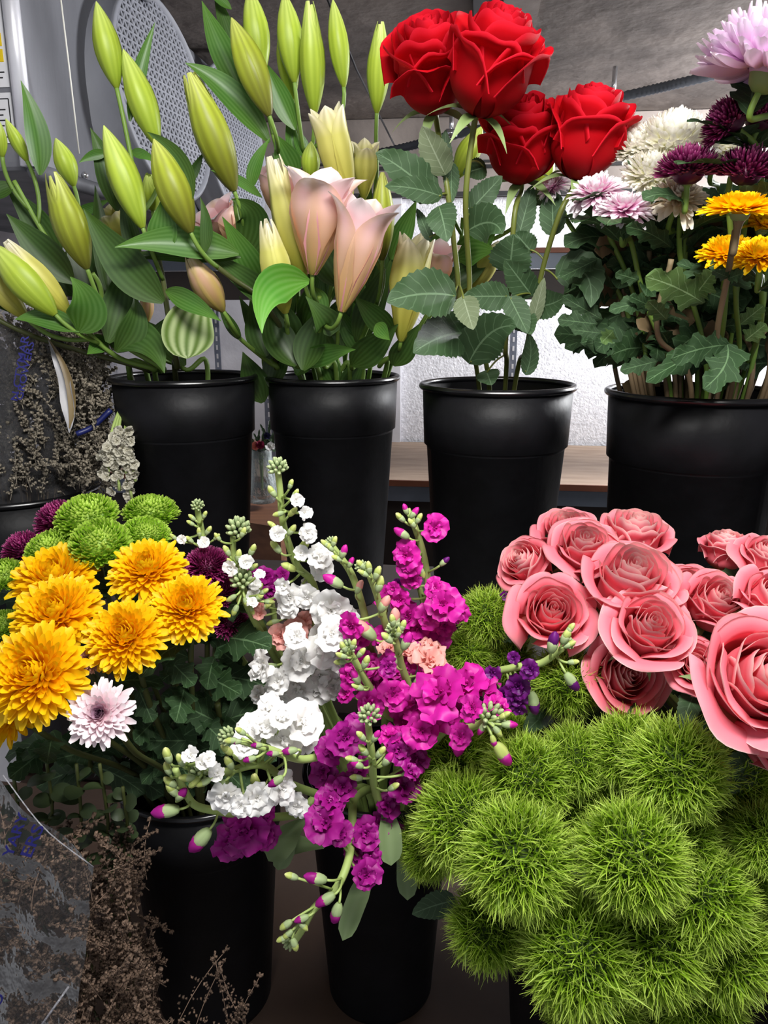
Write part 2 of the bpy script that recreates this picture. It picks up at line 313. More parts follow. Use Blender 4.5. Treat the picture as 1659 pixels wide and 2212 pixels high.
# ---- evaporator cooling unit
t = thing('cooling_unit', 'grey steel ceiling-hung cooling unit with two round mesh-covered fans behind the lilies', 'cooling unit', room(-.66, 1.13, 2.07), rotz=YAW)
def upart(name, mb, mat, par, label=None, smooth=True): return obj(name, mb.mesh(name, smooth=smooth), mat, par, label=label)
b = MB(); b.box((-.30, .62, -.19), (.30, .62, .185)); ho = upart('housing', b, 'steel', t, smooth=False)
md = ho.modifiers.new('Bevel', 'BEVEL'); md.width = .012; md.segments = 3
b = MB(); b.tube([(.001, -.004, -.37), (.001, -.004, -.005)], .012, 8); upart('corner_strip', b, 'steel_bright', t)
b = MB()
b.tube([(.006, 0.0, -.375), (.006, 1.23, -.375)], .012, 8); upart('bottom_flange', b, 'steel', t)
for k, v in enumerate((.374, .80)):
    zc = -.203; R = np.array([[0, .07, .9975], [1, 0, 0], [0, .9975, -.07]]);  # columns x,y,z(axis)
    ax = nrm([1, -.10, .10]); B = basis(ax)
    c0 = np.array([0.0, v, zc])
    b = MB(); b.lathe([(.182, 0), (.182, .01), (.176, .014), (.174, .066), (.178, .072), (.170, .076), (.166, .06), (.166, 0)], c0, 56, B)
    sh = upart('fan_shroud', b, 'fan_paint', t)
    b = MB(); b.lathe([(.001, .03), (.165, .03)], c0, 40, B); upart('fan_backing', b, 'fan_dark', sh)
    # perforated guard: hexagonal lattice of bars
    b = MB(); pit = .0165; rr = .168; nn = int(rr/pit)+2; zz = .066
    for i in range(-nn*2, nn*2+1):
        for (ux, uy) in ((1, 0), (.5, .866), (-.5, .866)):
            px_, py_ = -uy, ux; d = i*pit*.866
            if abs(d) >= rr: continue
            h = math.sqrt(rr*rr-d*d)
            p0 = c0+B@np.array([px_*d-ux*h, py_*d-uy*h, zz]); p1 = c0+B@np.array([px_*d+ux*h, py_*d+uy*h, zz])
            b.tube([p0, p1], .0024, 5, cap=False)
    gr = upart('fan_guard', b, 'fan_paint', t)
    b = MB(); e = c0+B@np.array([.0, .19, .045]);
    b.ellip(c0+np.array([.06, -.045, .178]), (1, 0, 0), .03, .05, nu=12, nv=8); upart('mounting_lug', b, 'fan_paint', sh)
b = MB()
for (v, z) in ((.23, -.345), (.27, -.375), (.10, -.35), (.14, -.36)): b.ellip((.012, v, z+.0), (1, 0, 0), .012, .013, nu=8)
upart('bolt', b, 'chrome', t)
# warning labels on the front end of the unit
b = MB(); b.box((-.040, -.0015, -.205), (.024, .001, .060)); lb = upart('warning_label', b, 'label_white', t, smooth=False)
b = MB()
for z in (-.205, -.225): b.box((-.034, -.003, z), (.014, .0006, .008))
upart('yellow_panel', b, 'label_yellow', lb, smooth=False)
b = MB(); b.box((-.040, -.0015, -.305), (.024, .001, .033)); lb2 = upart('small_print_label', b, 'label_white', t, smooth=False)
b = MB()
for i in range(2): b.box((-.034, -.003, -.246-i*.007), (.013-(i % 3)*.003, .0005, .0007))
for i in range(2): b.box((-.034, -.0042, -.205-i*.02), (.009, .0004, .0022))
for i in range(4): b.box((-.040, -.003, -.294-i*.007), (.014-(i % 2)*.004, .0005, .0007))
b.box((-.040, -.003, -.280), (.020, .0005, .0006)); b.box((-.040, -.003, -.330), (.020, .0005, .0006)); b.box((-.0198, -.003, -.305), (.0006, .0005, .025))
upart('printed_lines', b, 'ink_black', lb2, smooth=False)
b = MB(); b.tube([K(128, -30, 1.22), K(150, 150, 1.24), K(171, 332, 1.26)], .0013, 5)
single('hanging_string', b, 'string', 'thin white string hanging down in front of the grey cooling unit', 'string')
# ---- conduit under the ceiling
b = MB(); cps = [K(1760, 110, 1.9), K(1500, 172, 1.95), K(1330, 212, 2.0), K(1000, 287, 2.1), K(850, 324, 2.2), K(700, 352, 2.3)]
t = thing('conduit', 'grey ribbed conduit pipe running below the concrete ceiling behind the red roses', 'pipe', cps[2])
cc = spline(cps, 160); b.tube(cc, .0105+.0009*np.cos(np.arange(160)*math.pi), 10); part('pipe', b, 'conduit', t)
for p in (K(1325, 205, 1.99), K(975, 288, 2.1)):
    b = MB(); b.tube([p+np.array([0, 0, -.012]), p+np.array([0, 0, .06])], .006, 8); b.box(p, (.014, .014, .008)); part('pipe_clip', b, 'chrome', t)
b = MB(); b.tube([K(700, -20, 1.55), K(770, 150, 1.8), K(860, 330, 2.3)], .0025, 6)
single('ceiling_cable', b, 'dark_trim', 'thin dark cable running along the ceiling between the lily buds', 'cable')
# ---- rear shelving
t = thing('rear_shelving', 'rear shelving with tan boards and grey metal beams in front of the white wall', 'shelving', room(0, 2.25, 0), rotz=YAW)
b = MB(); b.box((.3, .03, 1.048), (1.6, .3, .008)); rb = upart('shelf_board', b, 'board', t, smooth=False)
b = MB(); b.box((.3, -.273, 1.048), (1.6, .003, .008)); upart('board_edge', b, 'board_edge', rb, smooth=False)
b = MB(); b.box((.3, -.262, 1.02), (1.6, .01, .022)); bm = upart('shelf_beam', b, 'grey_beam', t, smooth=False)
b = MB()
for x0, w in ((-.045, .012), (.055, .034)): b.box((x0-.02, -.2735, 1.022), (w, .0008, .012))
upart('price_label', b, 'label_white', bm, smooth=False)
b = MB(); b.box((.3, -.17, 1.635), (1.6, .10, .008)); rb = upart('shelf_board', b, 'shelf_dark', t, smooth=False)
b = MB(); b.box((.3, -.273, 1.637), (1.6, .003, .006)); upart('board_edge', b, 'board_edge', rb, smooth=False)
b = MB(); b.box((.3, -.262, 1.613), (1.6, .01, .018)); upart('shelf_beam', b, 'grey_beam', t, smooth=False)
b = MB(); b.box((.3, -.245, 1.558), (1.6, .010, .036)); upart('dark_strip', b, 'shelf_dark', t, smooth=False)  # dark strip along the band below the upper grey beam
b = MB(); b.box((.3, -.20, .5), (1.6, .01, .49)); upart('dark_back_panel', b, 'shelf_dark', t, smooth=False)  # added dark sheet, makes the space below the rear board dark
def upright(px, Y, w, z0, z1, lab):
    p = K(px, 760, Y); b = MB(); b.box((p[0], p[1], (z0+z1)/2), (w, .004, (z1-z0)/2))
    t = thing('shelf_upright', lab, 'metal upright', (p[0], p[1], z0)); part('angle_post', b, 'galv', t, smooth=False)
    b = MB(); z = z0+.04
    while z < z1-.02: b.box((p[0], p[1]-.0045, z), (w*.28, .001, .007)); z += .026
    s_ = part('slot', b, 'label_white', t, smooth=False); s_['kind'] = 'stuff'
upright(470, 2.36, .009, .02, 1.62, 'narrow slotted grey metal post seen above the leftmost tall bucket')
upright(577, 2.2, .013, .02, 1.62, 'wider slotted grey metal post between the two lily buckets')
upright(1108, 2.3, .010, .02, 1.62, 'slotted grey metal post behind the red rose stems')
b = MB(); p0 = K(560, 1150, 1.62)
b.box((p0[0]-.02, 1.66, 1.03), (.17, .13, .045), Rz@Rz@Rz@Rz); 
t = thing('wooden_crate', 'reddish brown wooden crate glimpsed between the two lily buckets', 'crate', (p0[0]-.02, 1.66, 0))
part('crate_top', b, 'crate', t, smooth=False)
b = MB(); b.box((p0[0]-.02, 1.66, .49), (.15, .11, .49), Rz@Rz@Rz@Rz); part('crate_body', b, 'shelf_dark', t, smooth=False)
# ---- our shelf and the lower deck
b = MB(); b.box((0, 1.085, 1.038), (1.3, .215, .012)); 
t = thing('display_shelf', 'dark brown shelf carrying the row of tall black buckets', 'shelf', room(0, 1.085, 1.02), rotz=YAW)
b = MB(); b.box((0, 0, .018), (1.3, .215, .012)); upart('shelf_board', b, 'shelf_dark', t, smooth=False)
b = MB(); b.box((0, -.205, -.01), (1.3, .01, .016)); upart('front_rail', b, 'shelf_dark', t, smooth=False)
for sx in (-1.2, 1.2):
    b = MB(); b.box((sx, .19, -.51), (.02, .02, .51)); upart('leg', b, 'shelf_dark', t, smooth=False)
t = thing('lower_deck', 'low dark brown wooden deck under the front row of buckets', 'platform', room(0, .8, .59), rotz=YAW)
b = MB(); b.box((0, 0, -.012), (1.3, .42, .012)); upart('deck_board', b, 'deck', t, smooth=False)
for sx in (-1.2, 1.2):
    for sy in (-.38, .38): b = MB(); b.box((sx, sy, -.307), (.025, .025, .283)); upart('leg', b, 'shelf_dark', t, smooth=False)

# ================================================================== BUCKETS
SHZ, DKZ = 1.05, .59
def bucket(c, z, h, r, label, group=None, rb=.075, name='bucket'):
    t = thing(name, label, 'bucket', (c[0], c[1], z), group); s = r/.105
    b = MB(); b.lathe([(.001, 0), (rb*s, 0), (rb*s, .004), (.0935*s, h-.082*s), (.0972*s, h-.080*s), (.1000*s, h-.006), (.0985*s, h-.006), (.0955*s, h-.08*s), (.091*s, h-.09*s), (rb*s-.003, .01), (.001, .01)], sides=64)
    obj('bucket_body', b.mesh('bucket_body'), 'bucket', t)
    b = MB(); a = np.linspace(0, 2*np.pi, 13)[:-1]
    pr = [(r-.004+.0042*math.cos(x), h-.003+.0042*math.sin(x)) for x in np.linspace(0, 2*np.pi, 12)]
    b.lathe(pr, sides=72); obj('bucket_rim', b.mesh('bucket_rim'), 'bucket_rim', t)
    return dict(c=np.array([c[0], c[1]]), z=z, rz=z+h, r=r)
B1 = bucket((-.288, 1.107), SHZ, .357, .105, 'leftmost tall black bucket on the shelf, holding closed lilies')
B2 = bucket((-.078, 1.162), SHZ, .353, .103, 'tall black bucket of open and closed lilies beside the red rose bucket')
B3 = bucket((.152, 1.028), SHZ, .353, .105, 'tall black bucket holding the four red roses')
B4 = bucket((.385, .94), SHZ, .353, .110, 'tall black bucket on the right holding mixed chrysanthemums', rb=.085)
B5 = bucket((.645, .90), SHZ, .29, .105, 'black bucket cut off by the right edge beside the chrysanthemum bucket')
BT = bucket((-.575, 1.15), SHZ, .185, .135, 'short wide black tub holding the plastic-wrapped brown bunch', rb=.1)
L1 = bucket((-.232, .845), DKZ, .35, .105, 'black bucket on the low deck under the yellow chrysanthemums')
L2 = bucket((-.005, .86), DKZ, .34, .100, 'black bucket on the low deck under the magenta and white stocks', rb=.075)
L3 = bucket((.235, .74), DKZ, .35, .105, 'black bucket on the low deck hidden behind the fuzzy green flowers')
L4 = bucket((.46, .70), DKZ, .40, .112, 'black bucket on the low deck under the pink roses at right')

# ================================================================== GENERATORS
def leaf(mb, p0, p1, w, bow=(0, 0, 0), roll=0.0, kind='lance', nv=16, nu=5, fold=.25, wave=0, q=0.0, face=None):
    p0 = np.asarray(p0, float); p1 = np.asarray(p1, float); m = (p0+p1)/2+np.asarray(bow)*2
    v = np.linspace(0, 1, nv); C = (1-v)[:, None]**2*p0+2*((1-v)*v)[:, None]*m+(v**2)[:, None]*p1
    T = np.gradient(C, axis=0); T /= np.linalg.norm(T, axis=1, keepdims=True)+1e-12
    if kind == 'lance': prof = np.sin(np.pi*np.clip(v, 0, 1)**.8)**.95*(1-.3*v)*1.08; prof[0] = .12
    elif kind == 'rose': prof = np.sin(np.pi*v**.75)**.65*(1-.12*v); prof = prof*(1+.05*np.where(np.arange(nv) % 2, 1, -1)); prof[0] = .05
    elif kind == 'lobed': prof = np.sin(np.pi*v**.9)**.5*(1.0-.42*np.abs(np.sin(v*np.pi*3.2+.3))**1.5)*(1+.06*np.where(np.arange(nv) % 2, 1, -1)); prof[0] = .08; prof[1] *= .5
    elif kind == 'round': prof = np.sqrt(np.clip(1-(2*v-1)**2, 0, 1)); prof[0] = .08
    elif kind == 'oblong': prof = np.clip(v*1.6+.15, 0, 1)*np.sqrt(np.clip(1-np.clip((v-.75)/.25, 0, 1)**2, 0, 1))
    elif kind == 'bulb': prof = np.sin(np.pi*v**.72)**.75
    prof[-1] = 0.02
    us = np.linspace(-1, 1, nu); P = np.empty((nv, nu, 3))
    for i in range(nv):
        view = nrm(CAMP-C[i]) if face is None else nrm(face)
        S = nrm(np.cross(T[i], view)); Nn = np.cross(S, T[i])
        cr, sr = math.cos(roll), math.sin(roll); S2 = S*cr+Nn*sr; N2 = -S*sr+Nn*cr
        ww = w/2*prof[i]
        P[i] = C[i]+us[:, None]*ww*S2+(np.abs(us)**1.3*fold*ww+wave*w*np.sin(v[i]*14+us*2.5)*np.abs(us))[:, None]*N2
    mb.grid(P, q)
def lily_tepals(L, w, opn):
    """unit axis +z, base at origin. returns outer and inner tepals, each [3,nv,nu,3]"""
    nv, nu = 18, 7; v = np.linspace(0, 1, nv); res = []; us = np.linspace(-1, 1, nu)
    closed = np.interp(v, [0, .04, .1, .2, .32, .45, .6, .75, .87, .95, 1], [.20, .36, .52, .74, .92, 1, .95, .74, .46, .22, .04])
    cone = np.interp(v, [0, .05, .2, .4, .6, .8, 1], [.16, .28, .50, .74, .90, .96, .98])
    for layer in range(2):
        out = []
        for k in range(3):
            a0 = 2*np.pi*(k/3+layer/6); cx, cy = math.cos(a0), math.sin(a0)
            if opn < .25:
                half = 1.12 if layer == 0 else .9
                R = w/2*closed*(1 if layer == 0 else .93); z = v*L*(1 if layer == 0 else .97)
                o = np.clip((v-.72)/.28, 0, 1); R = R+opn*w*1.1*o**1.3; h = half*(1-min(1, opn*6)*.80*o**.8)
                ang = a0+us[None, :]*h[:, None]
                ridge = 1+.13*np.exp(-(us/.20)**2)[None, :]*(np.clip(v*(1-v)*3.6, 0, 1))[:, None]-.05*np.abs(us)[None, :]
                x1 = R[:, None]*ridge*np.cos(ang); y1 = R[:, None]*ridge*np.sin(ang); zz = np.broadcast_to(z[:, None], x1.shape)
            else:
                m = min(1, (opn-.1)/.32); prof = closed*(1-m)+cone*m
                R = w/2*prof*(1 if layer == 0 else .90)*.92; z = v*L*(1 if layer == 0 else 1.02)
                o = np.clip((v-.68)/.32, 0, 1); rf = opn*(1.0 if layer == 0 else .8)
                Rc = R+rf*w*.72*o**1.7; zc = z-rf*w*.42*o**2.6
                wid = w*.5*np.interp(v, [0, .1, .3, .55, .72, .86, .95, 1], [.16, .34, .66, .88, .80, .55, .27, .02])*(1 if layer == 0 else .95)
                sag = w*.24*np.interp(v, [0, .3, .7, 1], [.4, 1, .8, .1])
                ridge = .05*w*np.exp(-(us/.2)**2)[None, :]*(v*(1-v)*3.6)[:, None]
                Rr = Rc[:, None]-(us**2)[None, :]*sag[:, None]+ridge
                x1 = Rr*cx-us[None, :]*wid[:, None]*cy; y1 = Rr*cy+us[None, :]*wid[:, None]*cx; zz = np.broadcast_to(zc[:, None], x1.shape)
            out.append(np.stack([x1, y1, zz], -1))
        res.append(np.array(out))
    return res
def rose_petals(H=1.9, opn=.3, seed=0, N=29):
    r = np.random.default_rng(seed); inner = MB(); outer = []; nv, nu = 18, 17
    us = np.linspace(-1, 1, nu)[None, :]; v0 = np.linspace(0, 1, nv)[:, None]
    for i in range(N):
        t = i/(N-1); phi = i*2.3999+r.uniform(-.3, .3); half = (1.7 if t < .12 else 1.4-.45*t)+r.uniform(-.12, .12)
        v = v0*(1-(.10+.34*t)*np.abs(us)**(3.5+2*(1-t)))
        r0 = .045+.80*t**.82; topf = np.interp(t, [0, .4, .75, 1], [.66, .84+.06*opn, .97+.18*opn, 1.03+.26*opn])
        Hi = H*np.interp(t, [0, .25, .6, 1], [.98, 1.0, .98, .90-.16*opn])*(1+r.uniform(-.025, .025))
        g = np.sin(np.pi/2*np.clip(v/.45, 0, 1))**.7
        g = np.where(v > .45, 1+(topf-1)*np.clip((v-.45)/.55, 0, 1)**1.4, g)
        R = (.10*(1-v)**3+r0*g)*(1+.10*us*(1 if i % 2 else -1)*v)
        z = v*Hi
        curl = np.interp(t, [0, .3, .6, .8, 1], [.012, .04, .13, .25, .32+.16*opn])*(1+r.uniform(-.35, .35))
        s = np.clip((v0-.74)/.26, 0, 1); th = s*2.3      # the rim rolls outwards and over
        R = R+curl*np.sin(th)*.62+curl*.25*s**2; z = z-curl*(1-np.cos(th))*.42
        R = R+(.008+.034*t)*np.sin(us*(3+r.uniform(0, 4))+phi*3)*v0**3; z = z+(.008+.034*t)*np.sin(us*(5+r.uniform(0, 5))+phi)*v0**4+(opn*.35*max(0, t-.7))*np.sin(us*2+phi)*s
        ang = phi+us*half*(.62+.38*v0)
        P = np.stack([R*np.cos(ang), R*np.sin(ang), z], -1)
        if t > .66: m = MB(); m.grid(P, t); outer.append(m)
        else: inner.grid(P, t)
    return inner, outer
def mum_head(kind, seed=0):
    r = np.random.default_rng(seed)
    cfg = dict(   # n, thetaMax, base radius, flat, len centre, len rim, power, width, incurve centre, incurve rim, cup
        yellow=(230, 1.75, .24, .8, .34, .78, .75, .15, 1.3, -.1, .42),
        green=(430, 1.95, .66, .80, .24, .36, 1, .105, 1.5, 1.5, .6),
        burgundy=(420, 1.80, .46, .75, .40, .50, 1, .068, .9, .6, .5),
        white=(360, 1.95, .50, .9, .30, .48, 1, .13, 1.4, .6, .5),
        lilac=(300, 1.95, .30, .85, .55, .80, .6, .19, 1.1, .95, .55),
        pale=(120, 1.62, .10, .7, .18, .92, .8, .17, .8, -.1, .3),
        palepink=(150, 1.95, .18, .8, .30, .86, .8, .15, 1.0, -.3, .4))[kind]
    n, tm, rb, flat, lc, lr, pw, w0, k0, k1, cup = cfg; nv, nu = 7, 3
    i = np.arange(n); q = (i+.5)/n; th = tm*np.sqrt(q)*(1+r.normal(0, .03, n)); ph = i*2.39996+r.normal(0, .06, n)
    L = (lc+(lr-lc)*q**pw)*(1+r.normal(0, .07, n)); kap = k0+(k1-k0)*q+r.normal(0, .15, n)
    wd = w0*(1+.35*q)*(1+r.normal(0, .1, n)); tb = th*.92
    er = np.stack([np.cos(ph), np.sin(ph), 0*ph], -1); ez = np.array([0, 0, 1.0]); ep = np.stack([-np.sin(ph), np.cos(ph), 0*ph], -1)
    pos = er*(rb*np.sin(tb))[:, None]+ez*(rb*flat*np.cos(tb))[:, None]
    P = np.empty((n, nv, nu, 3)); prof = np.array([.35, .6, .85, 1, 1, .88, .35]); kap = kap*np.clip(th/.55, .25, 1); tw = r.normal(0, .25, n)
    for j in range(nv):
        tt = j/(nv-1); a = th-kap*(tt-.15); d = er*np.sin(a)[:, None]+ez*np.cos(a)[:, None]
        nn = -er*np.cos(a)[:, None]+ez*np.sin(a)[:, None]      # towards the axis
        side = ep*np.cos(tw)[:, None]+nn*np.sin(tw)[:, None]
        for k, u in enumerate((-1, 0, 1)):
            P[:, j, k] = pos+side*(u*wd/2*prof[j])[:, None]+nn*(cup*abs(u)*wd*prof[j]*.6)[:, None]
        if j < nv-1: pos = pos+d*(L/(nv-1))[:, None]
    mb = MB(); mb.grids(P, q); mb.ellip((0, 0, 0), (0, 0, 1), rb*flat*1.9, rb*1.9, .1, nv=8, nu=14); return mb
def floret(seed, rings=((4, .3, .34), (5, .75, .66), (5, 1.30, .98)), ruf=.17):
    r = np.random.default_rng(seed); nv, nu = 7, 7; mb = MB(); us = np.linspace(-1, 1, nu)
    for n, th, L in rings:
        for k in range(n):
            ph = 2*np.pi*(k+r.uniform(-.2, .2))/n+th*3; t0 = th+r.uniform(-.15, .15); Lk = L*(1+r.uniform(-.2, .15)); P = np.empty((nv, nu, 3))
            er = np.array([math.cos(ph), math.sin(ph), 0]); ep = np.array([-math.sin(ph), math.cos(ph), 0]); ez = np.array([0, 0, 1.0]); p = np.zeros(3)
            f1, f2 = r.uniform(0, 6), r.uniform(3, 6)
            for j in range(nv):
                v = j/(nv-1); a = t0+.35*v-.1; d = er*math.sin(a)+ez*math.cos(a); nn = -er*math.cos(a)+ez*math.sin(a)
                w = Lk*.56*[.12, .30, .58, .88, 1.05, 1.0, .6][j]
                ww = ruf*Lk*v*v*np.sin(us*f2+f1+v*2)
                P[j] = p+us[:, None]*w*ep+(ww-.10*Lk*np.abs(us)**2*v)[:, None]*nn+(-.10*Lk*np.abs(us)**3*(v > .9))[:, None]*d
                p = p+d*Lk/(nv-1)
            mb.grid(P, th)
    return mb
def puff(seed, n=2700):
    r = np.random.default_rng(seed); i = np.arange(n); z = 1-1.75*(i+.5)/n; rr = np.sqrt(np.clip(1-z*z, 0, 1)); ph = i*2.39996
    nrmv = np.stack([rr*np.cos(ph), rr*np.sin(ph), z], -1); d = nrmv+r.normal(0, .38, (n, 3)); d /= np.linalg.norm(d, axis=1, keepdims=True)
    lump = 1+.07*np.sin(nrmv[:, 0]*9+seed)*np.sin(nrmv[:, 1]*8+1)+.05*np.sin(nrmv[:, 2]*11)
    p = nrmv*(.60*lump)[:, None]; L = .42*lump*(1+r.normal(0, .16, n)); cv = r.normal(0, .9, (n, 3)); cv[:, 2] += .15
    nv = 4; P = np.empty((n, nv, 2, 3)); sd = np.cross(d, r.normal(0, 1, (n, 3))); sd /= np.linalg.norm(sd, axis=1, keepdims=True)
    for j in range(nv):
        wj = [.013, .012, .009, .0015][j]
        P[:, j, 0] = p-sd*wj; P[:, j, 1] = p+sd*wj
        d = d+cv*.22; d /= np.linalg.norm(d, axis=1, keepdims=True); p = p+d*(L/(nv-1))[:, None]
    mb = MB(); mb.grids(P); return mb

# shared head meshes
MUM = {k: [mum_head(k, s).mesh('mum_'+k) for s in (1, 2, 3)] for k in ('yellow', 'green', 'burgundy', 'white', 'lilac', 'pale', 'palepink')}
FLO = [floret(s).mesh('floret') for s in range(6)]
FLO2 = [floret(s+20, ((4, .5, .5), (5, 1.0, .95)), .10).mesh('floret') for s in range(3)]
PUF = [puff(s).mesh('bract_puff') for s in range(4)]
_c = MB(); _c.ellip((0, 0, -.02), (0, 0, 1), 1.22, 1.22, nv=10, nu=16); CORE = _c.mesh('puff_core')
def calyx_mesh():
    b = MB(); b.lathe([(.02, -1.0), (.13, -.95), (.17, -.6), (.15, -.25), (.19, -.02), (.17, .02)], sides=10); return b.mesh('calyx')
CALYX = calyx_mesh()
def budm(seed):      # closed stock bud, along +z, length 1
    b = MB(); b.lathe([(.02, 0), (.14, .05), (.22, .2), (.262, .4), (.25, .52), (.20, .62)], sides=10)
    tp = MB(); r = np.random.default_rng(seed)
    a = np.linspace(0, 2*np.pi, 13)[:-1]; pr = [(.20, .42), (.25, .55), (.235, .72), (.16, .90), (.04, 1.02)]
    P = np.array([[(x*(1+.12*math.sin(3*t+z*7)))*math.cos(t) for t in a] for x, z in pr]); Q = np.array([[(x*(1+.12*math.sin(3*t+z*7)))*math.sin(t) for t in a] for x, z in pr])
    tp.grid(np.stack([P, Q, np.broadcast_to(np.array([z for x, z in pr])[:, None], P.shape)], -1), close=True)
    return b.mesh('bud_calyx'), tp.mesh('bud_tip')
BUDC, BUDT = budm(1)
ROSES = {}
for key, H, op, sd in (('red_a', 2.1, .15, 1), ('red_b', 2.05, .3, 5), ('pink_a', 1.5, .55, 2), ('pink_b', 1.45, .7, 3), ('pink_c', 1.75, .45, 4), ('pink_d', 1.4, .8, 9)):
    inn, out = rose_petals(H, op, sd); ROSES[key] = (inn.mesh('bloom'), [m.mesh('petal') for m in out], H)

def stem_pts(B, rim, way, n=40, bottom=.03):
    """from the bucket floor, over/through the rim opening, then through the way points"""
    c = B['c']; r = B['r']-.012
    a = np.array([c[0]+rim[0]*r, c[1]+rim[1]*r, B['rz']-.004])
    bt = np.array([c[0]-rim[0]*r*.35, c[1]-rim[1]*r*.35, B['z']+bottom])
    return spline([bt, a]+list(way), n)
def nearest(P, p): i = int(np.argmin(np.linalg.norm(P-p, axis=1))); return i, P[i]
def bez(a, c, b_, n=10):
    t = np.linspace(0, 1, n)[:, None]; return (1-t)**2*a+2*t*(1-t)*c+t*t*b_
REG = []
# ---------------------------------------------------------------- lilies
TEP_CACHE = {}
def lily(label, B, rim, way, buds, leaves, stem='stem_green', sr=.0036):
    W = [K(*w) for w in way]; P = stem_pts(B, rim, W)
    t = thing('lily', label, 'lily', P[0]); b = MB()
    b.tube(P, np.linspace(sr*1.15, sr*.8, len(P)), 8); part('stem', b, stem, t)
    for (tx, ty, bx, by, Y, w, mat, opn) in buds:
        pb = K(bx, by, Y); dY = -.012 if opn < .1 else -.03
        pt = K(tx, ty, Y+dY); ax = nrm(pt-pb); L = np.linalg.norm(pt-pb); ww = w*mpp(pb)*(.92 if opn < .25 else 1.0)
        i, pn = nearest(P[8:], pb-ax*.05); pn = P[8+max(0, i-2)]
        pd = MB(); m = pb-ax*min(.05, np.linalg.norm(pb-pn)*.5); pd.tube(bez(pn, m, pb+ax*.003), np.linspace(.0030, .0027, 10), 7)
        part('flower_stalk', pd, 'stem_green', t)
        outr, innr = lily_tepals(L, ww, opn); Bm = basis(ax, random.uniform(0, 2))
        if opn < .25:
            mb = MB(); mb.grids(outr); mb.grids(innr); obj('bud', mb.mesh('bud'), mat, t, xf(t, pb, Bm, 1))
        else:
            mb = MB(); mb.grids(innr); o = obj('open_flower', mb.mesh('open_flower'), 'lily_inner' if mat == 'lily_pink' else mat, t, xf(t, pb, Bm, 1))
            for k in range(3): m1 = MB(); m1.grid(outr[k]); obj('petal', m1.mesh('petal'), mat, o)
    for lf in leaves:
        bx, by, tx, ty, Yb, Yt, w = lf[:7]; bow = lf[7] if len(lf) > 7 else (0, 0, 0); mat = lf[8] if len(lf) > 8 else 'lily_leaf'
        p0, p1 = K(bx, by, Yb), K(tx, ty, Yt); s = mpp(p0)
        mb = MB(); kd = 'bulb' if mat == 'lily_leaf_striped' else 'lance'
        leaf(mb, p0, p1, w*s*1.12, np.array([bow[0]*s, bow[2]*s if len(bow) > 2 else 0, -bow[1]*s]), random.uniform(-.45, .45), kd, 18, 7, .3)
        part('leaf', mb, mat, t)
    return t, P
D = 'lily_leaf_dark'; Br = 'lily_leaf_bright'; LS = 'lily_leaf_striped'
lily('lily stem arching low out of the left edge, over the plastic-wrapped bunch', B1, (-.75, -.2), [K_ for K_ in ((320, 800, 1.06), (152, 752, 1.04), (47, 716, 1.02), (-60, 660, 1.0))],
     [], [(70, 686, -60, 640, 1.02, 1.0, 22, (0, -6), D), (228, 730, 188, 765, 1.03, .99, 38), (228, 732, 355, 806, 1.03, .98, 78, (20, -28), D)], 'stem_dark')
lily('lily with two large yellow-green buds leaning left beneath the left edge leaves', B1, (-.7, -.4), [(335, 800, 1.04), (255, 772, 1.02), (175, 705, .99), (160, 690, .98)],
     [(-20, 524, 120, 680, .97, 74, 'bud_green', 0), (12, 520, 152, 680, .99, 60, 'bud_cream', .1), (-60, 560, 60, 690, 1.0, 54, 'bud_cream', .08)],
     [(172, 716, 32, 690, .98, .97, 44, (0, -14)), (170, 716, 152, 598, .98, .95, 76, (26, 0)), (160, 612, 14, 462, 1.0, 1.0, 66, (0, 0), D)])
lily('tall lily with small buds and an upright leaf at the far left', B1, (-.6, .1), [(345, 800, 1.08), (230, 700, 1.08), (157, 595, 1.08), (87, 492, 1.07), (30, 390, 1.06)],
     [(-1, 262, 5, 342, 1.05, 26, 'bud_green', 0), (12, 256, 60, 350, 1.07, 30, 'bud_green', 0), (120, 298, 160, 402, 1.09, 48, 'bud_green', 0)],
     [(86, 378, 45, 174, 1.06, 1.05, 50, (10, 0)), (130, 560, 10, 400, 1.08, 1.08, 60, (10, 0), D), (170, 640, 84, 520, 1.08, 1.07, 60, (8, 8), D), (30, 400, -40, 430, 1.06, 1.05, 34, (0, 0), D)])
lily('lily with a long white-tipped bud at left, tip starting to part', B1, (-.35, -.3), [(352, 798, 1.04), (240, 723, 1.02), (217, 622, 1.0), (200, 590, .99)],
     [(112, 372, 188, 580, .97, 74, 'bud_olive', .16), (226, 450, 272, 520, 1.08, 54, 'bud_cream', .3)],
     [(245, 700, 140, 430, 1.06, 1.07, 70, (-6, 0), D), (232, 740, 262, 560, 1.0, 1.02, 72, (16, 0), D), (235, 640, 205, 400, 1.04, 1.05, 44, (0, 0), D), (250, 760, 290, 640, 1.0, 1.0, 60, (18, 0), D), (150, 470, 240, 430, 1.09, 1.08, 22)])
